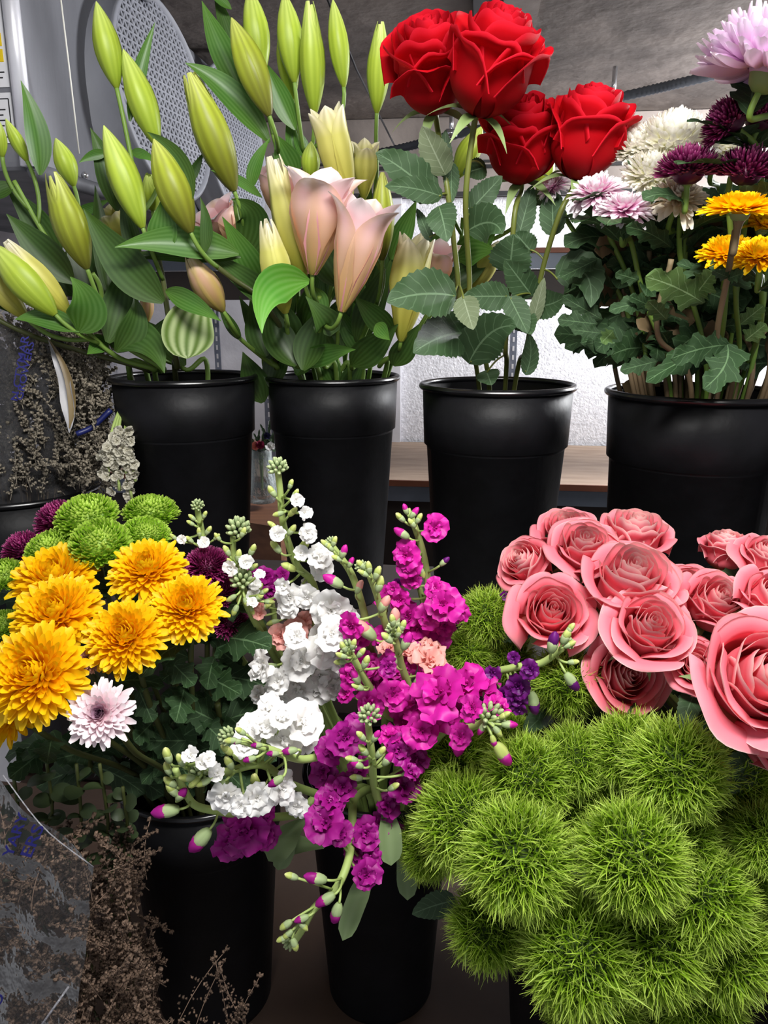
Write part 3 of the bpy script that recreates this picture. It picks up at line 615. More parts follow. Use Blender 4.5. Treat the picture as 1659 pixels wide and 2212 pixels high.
lily('brown-stemmed lily with four upright green buds in front of the fan', B1, (-.05, -.3), [(383, 790, 1.03), (362, 672, 1.0), (347, 580, .99), (318, 510, .98), (300, 440, .99)],
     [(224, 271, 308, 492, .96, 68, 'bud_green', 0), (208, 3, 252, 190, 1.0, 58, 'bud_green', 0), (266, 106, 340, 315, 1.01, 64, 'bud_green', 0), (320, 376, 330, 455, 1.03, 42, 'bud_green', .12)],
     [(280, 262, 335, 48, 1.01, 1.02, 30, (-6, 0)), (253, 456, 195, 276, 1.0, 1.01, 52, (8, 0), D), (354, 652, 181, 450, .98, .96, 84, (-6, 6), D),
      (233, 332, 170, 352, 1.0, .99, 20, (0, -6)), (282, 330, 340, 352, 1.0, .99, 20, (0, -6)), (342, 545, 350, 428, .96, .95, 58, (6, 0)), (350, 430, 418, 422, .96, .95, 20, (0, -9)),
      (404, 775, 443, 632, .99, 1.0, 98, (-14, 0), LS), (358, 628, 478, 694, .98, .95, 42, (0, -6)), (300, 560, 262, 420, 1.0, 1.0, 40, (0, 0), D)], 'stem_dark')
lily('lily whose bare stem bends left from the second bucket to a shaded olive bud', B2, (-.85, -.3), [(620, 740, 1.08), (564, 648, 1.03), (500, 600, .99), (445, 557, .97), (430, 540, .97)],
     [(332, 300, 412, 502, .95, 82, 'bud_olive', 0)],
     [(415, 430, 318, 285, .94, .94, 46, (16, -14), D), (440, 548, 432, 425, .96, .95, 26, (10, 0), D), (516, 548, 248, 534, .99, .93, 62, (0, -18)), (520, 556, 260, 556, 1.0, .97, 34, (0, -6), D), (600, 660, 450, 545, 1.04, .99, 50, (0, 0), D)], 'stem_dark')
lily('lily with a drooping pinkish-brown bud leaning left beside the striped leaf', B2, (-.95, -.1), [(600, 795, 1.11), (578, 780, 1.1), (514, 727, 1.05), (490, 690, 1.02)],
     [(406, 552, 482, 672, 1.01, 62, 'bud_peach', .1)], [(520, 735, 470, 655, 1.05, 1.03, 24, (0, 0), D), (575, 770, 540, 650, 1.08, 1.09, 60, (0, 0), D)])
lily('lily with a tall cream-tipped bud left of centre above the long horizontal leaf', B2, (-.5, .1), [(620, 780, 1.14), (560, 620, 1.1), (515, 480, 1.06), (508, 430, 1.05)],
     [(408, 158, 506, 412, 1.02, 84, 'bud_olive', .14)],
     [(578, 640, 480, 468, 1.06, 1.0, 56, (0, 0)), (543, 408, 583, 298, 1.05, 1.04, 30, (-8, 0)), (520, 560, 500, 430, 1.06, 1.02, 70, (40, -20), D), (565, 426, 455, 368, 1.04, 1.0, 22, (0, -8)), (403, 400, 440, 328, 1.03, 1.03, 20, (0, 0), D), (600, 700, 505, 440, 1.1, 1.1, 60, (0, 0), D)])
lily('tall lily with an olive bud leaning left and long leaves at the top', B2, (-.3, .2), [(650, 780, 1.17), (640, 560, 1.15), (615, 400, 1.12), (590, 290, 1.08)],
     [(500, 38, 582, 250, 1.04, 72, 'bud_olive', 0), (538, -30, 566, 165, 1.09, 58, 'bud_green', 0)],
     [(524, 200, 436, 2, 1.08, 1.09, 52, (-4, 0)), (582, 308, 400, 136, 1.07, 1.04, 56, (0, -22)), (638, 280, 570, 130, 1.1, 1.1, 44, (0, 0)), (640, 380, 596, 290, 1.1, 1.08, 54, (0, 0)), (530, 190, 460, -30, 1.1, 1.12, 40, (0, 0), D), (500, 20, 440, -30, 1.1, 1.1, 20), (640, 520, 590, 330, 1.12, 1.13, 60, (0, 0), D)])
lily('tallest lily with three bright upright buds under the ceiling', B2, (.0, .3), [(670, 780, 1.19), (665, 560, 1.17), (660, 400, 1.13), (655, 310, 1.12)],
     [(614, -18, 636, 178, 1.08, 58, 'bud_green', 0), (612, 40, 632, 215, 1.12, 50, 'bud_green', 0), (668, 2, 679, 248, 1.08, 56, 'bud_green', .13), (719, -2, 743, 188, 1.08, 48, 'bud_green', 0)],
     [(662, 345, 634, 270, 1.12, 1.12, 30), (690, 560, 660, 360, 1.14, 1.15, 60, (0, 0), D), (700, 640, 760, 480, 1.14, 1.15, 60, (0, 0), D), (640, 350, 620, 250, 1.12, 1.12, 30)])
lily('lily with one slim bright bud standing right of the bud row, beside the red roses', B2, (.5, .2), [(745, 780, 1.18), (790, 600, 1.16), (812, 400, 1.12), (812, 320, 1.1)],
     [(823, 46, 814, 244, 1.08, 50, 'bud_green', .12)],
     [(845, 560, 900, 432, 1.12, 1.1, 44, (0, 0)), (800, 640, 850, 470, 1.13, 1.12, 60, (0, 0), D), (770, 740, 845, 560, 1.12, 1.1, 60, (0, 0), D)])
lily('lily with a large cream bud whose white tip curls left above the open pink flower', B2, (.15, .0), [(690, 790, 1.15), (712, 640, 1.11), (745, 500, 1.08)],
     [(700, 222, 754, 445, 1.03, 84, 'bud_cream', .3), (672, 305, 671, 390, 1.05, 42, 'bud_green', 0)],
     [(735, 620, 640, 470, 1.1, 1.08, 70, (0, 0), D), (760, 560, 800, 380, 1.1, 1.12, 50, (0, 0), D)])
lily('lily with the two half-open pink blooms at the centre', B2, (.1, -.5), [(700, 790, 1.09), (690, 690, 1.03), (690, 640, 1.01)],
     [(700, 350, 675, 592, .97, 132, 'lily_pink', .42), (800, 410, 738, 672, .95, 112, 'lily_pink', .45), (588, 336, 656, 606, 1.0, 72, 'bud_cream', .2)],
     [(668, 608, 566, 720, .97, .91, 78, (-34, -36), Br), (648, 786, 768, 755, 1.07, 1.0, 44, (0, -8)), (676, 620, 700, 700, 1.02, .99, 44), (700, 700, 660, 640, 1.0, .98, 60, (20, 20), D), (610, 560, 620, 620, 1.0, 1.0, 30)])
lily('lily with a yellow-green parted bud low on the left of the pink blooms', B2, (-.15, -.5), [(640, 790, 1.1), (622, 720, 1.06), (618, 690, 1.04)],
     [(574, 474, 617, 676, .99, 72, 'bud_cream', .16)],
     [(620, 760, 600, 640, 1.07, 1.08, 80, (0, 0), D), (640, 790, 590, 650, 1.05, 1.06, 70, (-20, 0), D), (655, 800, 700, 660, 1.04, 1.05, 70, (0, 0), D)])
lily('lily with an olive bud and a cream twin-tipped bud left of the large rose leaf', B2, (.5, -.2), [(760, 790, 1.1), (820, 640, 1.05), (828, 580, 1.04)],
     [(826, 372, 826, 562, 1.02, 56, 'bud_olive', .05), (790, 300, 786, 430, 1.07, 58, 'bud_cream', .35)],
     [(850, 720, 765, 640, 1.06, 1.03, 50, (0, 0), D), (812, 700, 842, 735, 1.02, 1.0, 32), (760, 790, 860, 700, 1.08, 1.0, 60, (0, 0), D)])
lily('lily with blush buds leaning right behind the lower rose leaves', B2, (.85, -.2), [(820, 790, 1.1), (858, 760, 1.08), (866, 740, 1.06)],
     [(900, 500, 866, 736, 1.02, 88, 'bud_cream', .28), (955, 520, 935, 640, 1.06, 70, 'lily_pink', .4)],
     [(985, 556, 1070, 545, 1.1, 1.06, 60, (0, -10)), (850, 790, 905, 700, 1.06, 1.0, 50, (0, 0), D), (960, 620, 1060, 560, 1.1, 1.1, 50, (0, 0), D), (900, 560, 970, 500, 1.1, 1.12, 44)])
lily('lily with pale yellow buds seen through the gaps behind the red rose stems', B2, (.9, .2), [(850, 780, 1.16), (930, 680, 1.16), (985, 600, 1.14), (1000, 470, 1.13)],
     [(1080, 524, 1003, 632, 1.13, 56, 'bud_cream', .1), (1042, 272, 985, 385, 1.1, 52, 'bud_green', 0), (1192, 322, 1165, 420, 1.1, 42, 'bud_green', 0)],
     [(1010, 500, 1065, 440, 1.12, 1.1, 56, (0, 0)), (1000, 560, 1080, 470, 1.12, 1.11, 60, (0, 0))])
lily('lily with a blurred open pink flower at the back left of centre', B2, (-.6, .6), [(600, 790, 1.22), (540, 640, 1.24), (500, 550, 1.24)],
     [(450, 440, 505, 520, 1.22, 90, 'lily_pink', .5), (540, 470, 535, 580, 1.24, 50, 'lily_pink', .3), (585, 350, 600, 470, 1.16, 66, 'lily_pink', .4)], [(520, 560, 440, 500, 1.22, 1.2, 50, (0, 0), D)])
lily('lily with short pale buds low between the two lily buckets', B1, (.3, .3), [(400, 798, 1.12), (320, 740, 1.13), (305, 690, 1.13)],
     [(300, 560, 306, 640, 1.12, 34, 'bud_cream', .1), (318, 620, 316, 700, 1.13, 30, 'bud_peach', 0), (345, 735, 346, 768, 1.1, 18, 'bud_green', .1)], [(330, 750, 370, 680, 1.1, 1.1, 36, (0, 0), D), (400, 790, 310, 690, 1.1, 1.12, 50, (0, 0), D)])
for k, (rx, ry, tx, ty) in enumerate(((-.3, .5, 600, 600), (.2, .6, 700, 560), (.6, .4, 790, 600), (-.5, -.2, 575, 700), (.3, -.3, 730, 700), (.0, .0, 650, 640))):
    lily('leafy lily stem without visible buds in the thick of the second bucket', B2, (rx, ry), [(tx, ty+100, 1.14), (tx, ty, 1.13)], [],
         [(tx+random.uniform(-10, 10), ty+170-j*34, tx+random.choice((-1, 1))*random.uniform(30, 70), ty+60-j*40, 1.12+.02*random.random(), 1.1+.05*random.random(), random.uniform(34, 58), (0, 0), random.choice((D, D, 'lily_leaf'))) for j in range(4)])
for o in list(COL.objects):
    if o.get('label', '').startswith('leafy lily stem without'): o['group'] = 'budless lily stems in the second bucket'

# ---------------------------------------------------------------- roses
def rose(label, B, rim, way, head, w, n, key, mat, leaves, tw=0.0, hs=1.0, sepal_up=False, name='rose', cat='rose', shp=(1, 1)):
    """head=(px,py,Y) visual centre; w = width in px"""
    inn, outs, H = ROSES[key]; c = K(*head); s = w*mpp(c)/2/(1.10 if 'pink' in key else 1.02); n = nrm(n); base = c-n*H*s*hs/2
    W = [K(*x) for x in way]; P = stem_pts(B, rim, W+[base-n*.012, base+n*.004])
    t = thing(name, label, cat, P[0]); b = MB(); sr = .0032
    rad = np.full(len(P), sr); rad[-3:] = (sr*1.1, sr*1.7, sr*2.0); b.tube(P, rad, 8); part('stem', b, 'stem_rose', t)
    Bm = basis(n, tw); o = obj('bloom', inn, mat, t, xf(t, base, Bm, np.array([s*shp[0], s*shp[1], s*hs])))
    for m in outs: obj('petal', m, mat, o)
    for k in range(5):
        a = k*1.2566+tw; e = Bm@np.array([math.cos(a), math.sin(a), 0]); mb = MB(); L = s*1.15
        mid = base+e*L*.45+n*s*(.30 if sepal_up else .02); tip = base+e*L*.95+n*s*(.5 if sepal_up else -.32)
        leaf(mb, base+e*s*.1, tip, s*.28, (mid-(base+tip)/2), 0, 'lance', 9, 3, .3, face=n); part('sepal', mb, 'sepal', t)
    for lf in leaves:
        bx, by, tx, ty, Yb, Yt, wl = lf[:7]; bow = lf[7] if len(lf) > 7 else (0, 0); ml = lf[8] if len(lf) > 8 else 'rose_leaf'
        p0, p1 = K(bx, by, Yb), K(tx, ty, Yt); sc = mpp(p0); i, pn = nearest(P, p0)
        pd = MB(); pd.tube(bez(pn, (pn+p0)/2+np.array([0, 0, .006]), p0+(p1-p0)*.9*0+nrm(p1-p0)*.004), .0012, 5); lo = MB()
        leaf(lo, p0, p1, wl*sc*1.08, (bow[0]*sc, 0, -bow[1]*sc), random.uniform(-.3, .3), 'rose', 22, 7, .16, .02); ob = part('leaf', lo, ml, t)
        so = obj('leaf_stalk', pd.mesh('leaf_stalk', np.array(t.location)), 'stem_rose', ob)
    return t
RB = 'rose_leaf_back'
rose('red rose behind and left of the topmost red rose', B3, (-.25, .1), [(1000, 700, .95), (985, 560, .92), (965, 400, .90)], (932, 143, .90), 196, (-.15, -.58, .8), 'red_b', 'rose_red',
     [(942, 430, 812, 330, .9, .86, 78, (0, -8)), (955, 425, 832, 402, .89, .85, 50, (0, -6)), (962, 378, 912, 272, .89, .87, 66, (0, 0), RB), (962, 385, 962, 280, .9, .9, 34), (948, 445, 966, 522, .88, .85, 66, (0, -6)),
      (975, 350, 975, 440, .9, .9, 34, (0, 0)), (985, 640, 836, 652, .9, .84, 100, (0, -10)), (1000, 640, 1022, 712, .9, .86, 54, (0, 0), RB), (930, 520, 900, 450, .9, .9, 26)], tw=.4)
rose('topmost and largest red rose on a thick straight stem', B3, (-.15, -.3), [(1016, 720, .95), (1014, 600, .93), (1006, 430, .885)], (1062, 138, .84), 212, (.20, -.55, .82), 'red_a', 'rose_red',
     [(1012, 720, 893, 762, .95, .88, 96, (0, -12)), (1100, 640, 1000, 640, .93, .9, 60), (1050, 360, 1000, 375, .93, .9, 44), (1015, 455, 1085, 380, .92, .9, 54), (1008, 500, 1085, 505, .92, .88, 80, (10, -20))], tw=1.3)
rose('lower red rose, third from the left, with a petal drooping left', B3, (.1, -.1), [(1092, 750, .96), (1102, 600, .95), (1112, 460, .94)], (1128, 305, .93), 180, (-.12, -.55, .85), 'red_b', 'rose_red',
     [(1100, 590, 1110, 506, .94, .92, 90, (0, 0)), (1012, 785, 1115, 705, .95, .88, 92, (-4, -24)), (1120, 512, 1150, 400, .95, .95, 48), (1150, 640, 1090, 560, .95, .92, 60), (1050, 800, 1062, 832, .98, .96, 50)], tw=2.2)
rose('rightmost red rose, beside the white chrysanthemums', B3, (.25, .0), [(1135, 760, .98), (1155, 660, .96), (1178, 560, .94), (1210, 460, .92)], (1268, 290, .9), 184, (.12, -.42, .9), 'red_a', 'rose_red',
     [(1200, 600, 1276, 664, .93, .88, 82, (22, -38)), (1195, 510, 1192, 400, .94, .95, 56), (1120, 680, 1148, 722, .94, .9, 56), (1160, 660, 1222, 640, .94, .9, 60, (0, 6)), (1150, 700, 1176, 600, .93, .92, 30, (0, 0), RB), (1135, 810, 1142, 720, .96, .95, 36, (8, 0)), (1150, 545, 1110, 500, .95, .94, 50), (1100, 640, 1140, 720, .93, .9, 52)], tw=3.4)

# ---------------------------------------------------------------- chrysanthemums
def mum(label, B, rim, head, w, n, kind, mat, way=(), leaves=(), stem='stem_green', sz=1.0, group=None, nleaf=0, leafmat='mum_leaf'):
    c = K(*head); s = w*mpp(c)/2/{'yellow': .98, 'green': .98, 'burgundy': .95, 'white': 1.0, 'lilac': 1.02, 'pale': 1.0, 'palepink': 1.02}[kind]; n = nrm(n)
    W = [K(*x) for x in way]; base = c-n*s*.30; P = stem_pts(B, rim, W+[base-n*.03, base])
    t = thing('chrysanthemum', label, 'chrysanthemum', P[0], group); b = MB(); rad = np.full(len(P), .0029); rad[-2:] = (.004, .007); b.tube(P, rad, 8); part('stem', b, stem, t)
    me = random.choice(MUM[kind]); Bm = basis(n, random.uniform(0, 6))
    o = obj('flower_head', me, mat, t, xf(t, c-n*s*.15, Bm, np.array([s, s, s*sz])))
    cb = MB(); cb.lathe([(.02, -.36), (.12, -.33), (.21, -.24), (.25, -.10)], sides=14); obj('calyx', cb.mesh('calyx'), 'sepal', o)
    for lf in leaves: mum_leaf(t, P, lf)
    for j in range(nleaf):
        i = random.randint(14, 34); p = P[i]; a = random.uniform(0, 6.28); L = random.uniform(.045, .075); e = np.array([math.cos(a), math.sin(a)*.8-.2, random.uniform(-.1, .5)]); mb = MB()
        leaf(mb, p, p+nrm(e)*L, L*.62, (0, 0, random.uniform(.0, .012)), random.uniform(-.6, .6), 'lobed', 22, 7, .1, .04, face=(0, -.5, .85)); part('leaf', mb, leafmat, t)
    return t
def mum_leaf(t, P, lf):
    bx, by, tx, ty, Yb, Yt, wl = lf[:7]; bow = lf[7] if len(lf) > 7 else (0, 0); ml = lf[8] if len(lf) > 8 else 'mum_leaf'
    p0, p1 = K(bx, by, Yb), K(tx, ty, Yt); sc = mpp(p0); mb = MB()
    leaf(mb, p0, p1, wl*sc*1.15, (bow[0]*sc, 0, -bow[1]*sc), random.uniform(-.3, .3), 'lobed', 28, 7, .1, .035); part('leaf', mb, ml, t)
ML = 'mum_leaf_lit'
# right-hand bucket
mum('big lilac-pink chrysanthemum cut by the top right edge', B4, (.5, -.2), (1672, 122, .72), 300, (.25, -.15, .96), 'lilac', 'mum_lilac', [(1655, 560, .86), (1668, 340, .79), (1671, 255, .748)], nleaf=3)
mum('burgundy chrysanthemum tilted left just under the lilac one', B4, (.3, -.3), (1572, 258, .78), 140, (-.75, .1, .72), 'burgundy', 'mum_burgundy', [(1590, 650, .84), (1575, 400, .795)], nleaf=3)
mum('burgundy chrysanthemum at the right edge, above another burgundy one', B4, (.5, .1), (1642, 250, .80), 125, (.1, -.2, .95), 'burgundy', 'mum_burgundy', [(1640, 500, .88), (1640, 320, .84)], nleaf=3)
mum('flat burgundy chrysanthemum above the cream one, seen from the side', B4, (0, -.3), (1488, 360, .80), 150, (-.05, -.12, 1), 'burgundy', 'mum_burgundy', [(1470, 560, .86), (1478, 420, .82)], [(1450, 535, 1352, 490, .86, .8, 46, (0, -8))], nleaf=3)
mum('burgundy chrysanthemum directly above the right-hand yellow one', B4, (.3, 0), (1615, 362, .78), 150, (.05, -.22, 1), 'burgundy', 'mum_burgundy', [(1600, 560, .86), (1612, 430, .81)], nleaf=2)
mum('leftmost white chrysanthemum next to the red rose', B4, (-.3, .1), (1375, 312, .90), 150, (-.15, -.3, .95), 'white', 'mum_white', [(1400, 600, .93), (1380, 420, .93)], nleaf=3)
mum('large white chrysanthemum in the middle of the white group', B4, (-.1, .2), (1458, 298, .88), 200, (0, -.35, .95), 'white', 'mum_white', [(1440, 600, .93), (1450, 420, .93)], nleaf=3)
mum('white chrysanthemum below the large white one', B4, (-.2, 0), (1412, 365, .87), 150, (-.1, -.5, .85), 'white', 'mum_white', [(1430, 600, .92), (1420, 440, .92)], nleaf=2)
mum('white chrysanthemum partly hidden behind the burgundy ones', B4, (.2, .3), (1560, 305, .91), 140, (.1, -.3, .95), 'white', 'mum_white', [(1540, 600, .95), (1555, 420, .95)], nleaf=2)
mum('cream chrysanthemum hanging below the flat burgundy one', B4, (0, 0), (1468, 420, .83), 150, (.0, -.55, .8), 'palepink', 'mum_cream', [(1480, 620, .9), (1480, 500, .88)], nleaf=3)
mum('pale pink chrysanthemum left, touching the rightmost red rose', B4, (-.6, -.1), (1288, 408, .87), 146, (-.3, -.45, .85), 'palepink', 'mum_palepink', [(1370, 640, .92), (1310, 500, .91)], nleaf=3)
mum('pink-tipped chrysanthemum under the white group', B4, (-.4, -.2), (1350, 442, .84), 146, (-.1, -.3, .95), 'palepink', 'mum_palepink', [(1390, 640, .89), (1362, 520, .88)], nleaf=3)
mum('small pale pink chrysanthemum peeking between the two lower red roses', B4, (-.7, .1), (1192, 398, .95), 80, (-.5, -.4, .75), 'palepink', 'mum_palepink', [(1350, 660, .94), (1240, 500, .95)], nleaf=3)
mum('yellow chrysanthemum seen side-on at the right edge, uppermost yellow', B4, (.15, -.6), (1602, 442, .70), 165, (.02, -.1, 1), 'yellow', 'mum_yellow', [(1548, 745, .80), (1573, 590, .75), (1588, 500, .72)],
    [(1575, 745, 1450, 775, .8, .76, 70, (0, -6)), (1570, 740, 1520, 840, .8, .76, 84, (20, 0)), (1560, 745, 1395, 825, .8, .8, 60, (0, -8)), (1575, 600, 1540, 585, .75, .73, 26, (0, 0)), (1572, 602, 1606, 590, .75, .73, 30)], 'stem_woody', sz=.8)
mum('yellow chrysanthemum behind the stem of the uppermost yellow one', B4, (.2, .1), (1572, 540, .80), 128, (-.15, -.35, .9), 'yellow', 'mum_yellow', [(1560, 720, .86), (1570, 600, .83)], nleaf=3)
mum('lowest yellow chrysanthemum at the right edge', B4, (.5, .0), (1645, 545, .76), 125, (-.2, -.4, .9), 'yellow', 'mum_yellow', [(1640, 720, .84), (1645, 600, .8)], nleaf=3)
mum('dull yellow chrysanthemum half hidden at the right edge behind the others', B4, (.6, .2), (1650, 480, .84), 110, (.1, -.2, .95), 'yellow', 'mum_yellow', [(1645, 680, .88), (1650, 550, .86)], nleaf=3)
for k in range(34):      # bare and leafy stems of the same bucket
    rx = -.88+1.76*((k*7) % 34)/33; ry = random.uniform(-.4, .6)*(1-.5*abs(rx)); x = 1500+rx*165; tp = K(x+rx*random.uniform(-10, 60), random.uniform(450, 560), .93-.05*ry)
    P = stem_pts(B4, (rx, ry), [K(x+rx*20, 690, .95+.04*ry), tp])
    t = thing('chrysanthemum_plant', 'leafy brown chrysanthemum stem without a bloom in the crowded right-hand bucket', 'plant stem', P[0], 'leafy chrysanthemum stems in the right-hand bucket')
    b = MB(); b.tube(P, .0030, 7); part('stem', b, 'stem_woody', t)
    for j in range(10):
        i = random.randint(18, 39) if j > 1 else random.randint(16, 24); p = P[i]; a = random.uniform(0, 6.28); L = random.uniform(.05, .085); e = np.array([math.cos(a), math.sin(a)*.7, random.uniform(-.5, .5)]); mb = MB()
        leaf(mb, p, p+nrm(e)*L, L*.6, (0, 0, random.uniform(0, .012)), random.uniform(-.8, .8), 'lobed', 20, 5, .1, .04); part('leaf', mb, random.choice(('mum_leaf', 'mum_leaf', 'mum_leaf', 'dry_leaf')), t)
t = thing('chrysanthemum_plant', 'leafy chrysanthemum stem at the bucket side nearest the red roses, lobed leaves coloured as lit', 'plant stem', K(1400, 860, .9))
P = stem_pts(B4, (-.3, -.6), [K(1420, 720, .84), K(1450, 560, .82)]); b = MB(); b.tube(P, .003, 7); part('stem', b, 'stem_woody', t)
for lf in ((1412, 662, 1316, 672, .82, .78, 40, (0, -8)), (1412, 664, 1360, 640, .82, .79, 34), (1520, 655, 1395, 598, .82, .77, 74, (0, -6), ML), (1500, 640, 1540, 588, .82, .78, 60, (0, 0), ML), (1380, 605, 1330, 590, .84, .82, 34), (1325, 715, 1300, 740, .84, .8, 34, (0, 0), ML), (1440, 690, 1400, 650, .82, .8, 44, (0, 0), ML),
           (1290, 700, 1205, 690, .88, .86, 44), (1300, 720, 1235, 712, .88, .86, 34), (1300, 690, 1215, 640, .9, .88, 40), (1290, 560, 1210, 600, .9, .88, 40), (1420, 780, 1340, 800, .83, .8, 40), (1600, 700, 1650, 660, .8, .78, 40, (0, 0), ML), (1610, 735, 1655, 700, .8, .78, 44, (0, 0), ML)): mum_leaf(t, P, lf)

# lower-left bucket of chrysanthemums
def rim_to(B, x, y=-.6): return (max(-.8, min(.8, (x-B['c'][0])/.35)), y)
def lmum(label, px, py, Y, w, n, kind, mat, nleaf=2, sz=1.0, wy=None):
    p = K(px, py, Y); rm = rim_to(L1, p[0], -.15 if py < 1260 else -.7); m = (np.array([L1['c'][0]+rm[0]*.09, L1['c'][1]+rm[1]*.09, L1['rz']+.08])*.5+p*.5); m[1] = min(m[1], .79)
    # intermediate way point expressed directly in the world
    c = p; s = w*mpp(c)/2/{'yellow': .98, 'green': .98, 'burgundy': .95, 'pale': 1.0, 'palepink': 1}[kind]; nn = nrm(n); base = c-nn*s*.3
    P = stem_pts(L1, rm, [m*.6+base*.4+np.array([0, .0, -.03]), base-nn*.03, base])
    t = thing('chrysanthemum', label, 'chrysanthemum', P[0]); b = MB(); rad = np.full(len(P), .003); rad[-2:] = (.004, .007); b.tube(P, rad, 8); part('stem', b, 'stem_dark', t)
    o = obj('flower_head', random.choice(MUM[kind]), mat, t, xf(t, c-nn*s*.15, basis(nn, random.uniform(0, 6)), np.array([s, s, s*sz])))
    cb = MB(); cb.lathe([(.02, -.36), (.12, -.33), (.21, -.24), (.25, -.10)], sides=14); obj('calyx', cb.mesh('calyx'), 'sepal', o)
    for j in range(nleaf):
        i = random.randint(17, 25); q = P[i]; a = random.uniform(0, 6.28); L = random.uniform(.05, .08); e = np.array([math.cos(a), math.sin(a)*.8-.2, random.uniform(-.3, .4)]); mb = MB()
        leaf(mb, q, q+nrm(e)*L, L*.6, (0, 0, random.uniform(0, .012)), random.uniform(-.6, .6), 'lobed', 22, 7, .1, .04, face=(0, -.5, .85)); part('leaf', mb, 'mum_leaf', t)
    return t, P
BU = ('burgundy', 'mum_burgundy'); GR = ('green', 'mum_green'); YE = ('yellow', 'mum_yellow')
lmum('burgundy chrysanthemum behind the topmost green button bloom at left', 122, 1118, .82, 110, (-.35, -.3, .9), *BU)
lmum('burgundy chrysanthemum at the left edge between green blooms', 48, 1182, .80, 100, (-.3, -.35, .9), *BU)
lmum('burgundy chrysanthemum right of the upper yellow bloom', 448, 1216, .76, 108, (.1, -.45, .85), *BU, sz=.8)
lmum('burgundy chrysanthemum beneath another one, beside the right-hand yellow bloom', 478, 1272, .77, 90, (.3, -.4, .8), *BU)
lmum('lowest burgundy chrysanthemum beside the white stocks', 498, 1338, .77, 92, (.4, -.5, .7), *BU)
lmum('topmost green button chrysanthemum on the left', 184, 1108, .80, 144, (-.12, -.3, .95), *GR, sz=.85)
lmum('flat green button chrysanthemum on the right of the green group', 325, 1098, .84, 124, (.05, -.12, 1), *GR, sz=.8)
lmum('largest green button chrysanthemum in the centre of the green group', 213, 1168, .75, 138, (0, -.45, .9), *GR)
lmum('green button chrysanthemum tucked behind the large one on its right', 318, 1148, .79, 112, (.3, -.25, .9), *GR, sz=.8)
lmum('green button chrysanthemum just above the leftmost yellow blooms', 104, 1180, .77, 116, (-.2, -.3, .9), *GR, sz=.85)
lmum('green button chrysanthemum at the left edge, upper of the two there', 4, 1240, .76, 96, (-.2, -.4, .9), *GR)
lmum('green button chrysanthemum at the left edge, lower of the two there', 6, 1345, .74, 76, (-.2, -.5, .9), *GR)
lmum('yellow chrysanthemum at upper left under the green blooms', 116, 1242, .72, 198, (-.05, -.45, .85), *YE, sz=.9)
lmum('yellow chrysanthemum at left, second of the left column', 118, 1320, .67, 205, (-.05, -.55, .8), *YE, sz=.9)
lmum('largest yellow chrysanthemum, nearest at the left edge', 70, 1452, .59, 232, (-.08, -.78, .65), *YE, nleaf=0)
lmum('yellow chrysanthemum in the middle facing the camera, above the pink one', 268, 1372, .64, 182, (.02, -.72, .7), *YE, nleaf=0)
lmum('rightmost yellow chrysanthemum, facing the camera', 402, 1308, .67, 166, (.08, -.62, .75), *YE)
lmum('highest yellow chrysanthemum, beside the burgundy bloom', 316, 1224, .71, 175, (.05, -.48, .85), *YE, sz=.85)
lmum('lowest yellow chrysanthemum under the largest one at the left edge', 20, 1535, .62, 140, (-.1, -.6, .7), *YE)
lmum('pale pink chrysanthemum with a dark magenta centre', 214, 1540, .58, 162, (.02, -.85, .6), 'pale', 'mum_pale', 0)
# withered bloom
t, P = lmum('withered pink-brown bloom wedged between the yellow ones', 188, 1425, .64, 64, (0, -.7, .5), 'palepink', 'withered')
# lobed foliage beneath
for k, lfs in enumerate((((470, 1560, 350, 1500, .74, .7, 80), (400, 1480, 380, 1560, .72, .66, 66), (450, 1380, 585, 1400, .78, .72, 90, (0, -10)), (430, 1450, 520, 1500, .76, .7, 70), (440, 1560, 500, 1620, .74, .7, 60)),
                         ((330, 1560, 290, 1600, .72, .68, 60), (420, 1600, 300, 1600, .74, .7, 70), (400, 1430, 350, 1470, .72, .7, 60), (480, 1480, 600, 1480, .78, .74, 64), (410, 1390, 460, 1330, .78, .76, 60)),
                         ((200, 1620, 120, 1640, .72, .68, 60), (180, 1600, 60, 1620, .72, .66, 60), (350, 1620, 440, 1560, .75, .72, 60), (360, 1420, 420, 1480, .7, .68, 60), (120, 1600, 20, 1680, .7, .64, 70)),
                         ((400, 1640, 330, 1680, .76, .72, 60), (520, 1440, 470, 1400, .78, .75, 60), (560, 1500, 480, 1540, .8, .76, 70), (300, 1490, 330, 1560, .7, .68, 56)))):
    lab = ('leafy chrysanthemum stem with broad dark leaves right of the pink bloom', 'leafy chrysanthemum stem under the rightmost yellow bloom', 'leafy chrysanthemum stem drooping at the left over the rim', 'leafy chrysanthemum stem deep in the shade by the white stocks')[k]
    x, y = lfs[0][0], lfs[0][1]; P = stem_pts(L1, ((-.1, -.5), (.3, -.5), (-.6, -.5), (.6, -.3))[k], [K(x, y+40, .76), K(x, y-40, .75)])
    t = thing('chrysanthemum_plant', lab, 'plant stem', P[0]); b = MB(); b.tube(P, .0035, 7); part('stem', b, 'stem_dark', t)
    for lf in lfs: mum_leaf(t, P, lf)
    for j in range(7):
        q = P[random.randint(18, 38)]; a = random.uniform(0, 6.28); L = random.uniform(.05, .08); mb = MB()
        leaf(mb, q, q+nrm([math.cos(a), math.sin(a)*.6, random.uniform(-.6, .3)])*L, L*.6, (0, 0, .006), random.uniform(-.6, .6), 'lobed', 22, 7, .1, .04); part('leaf', mb, 'mum_leaf', t)

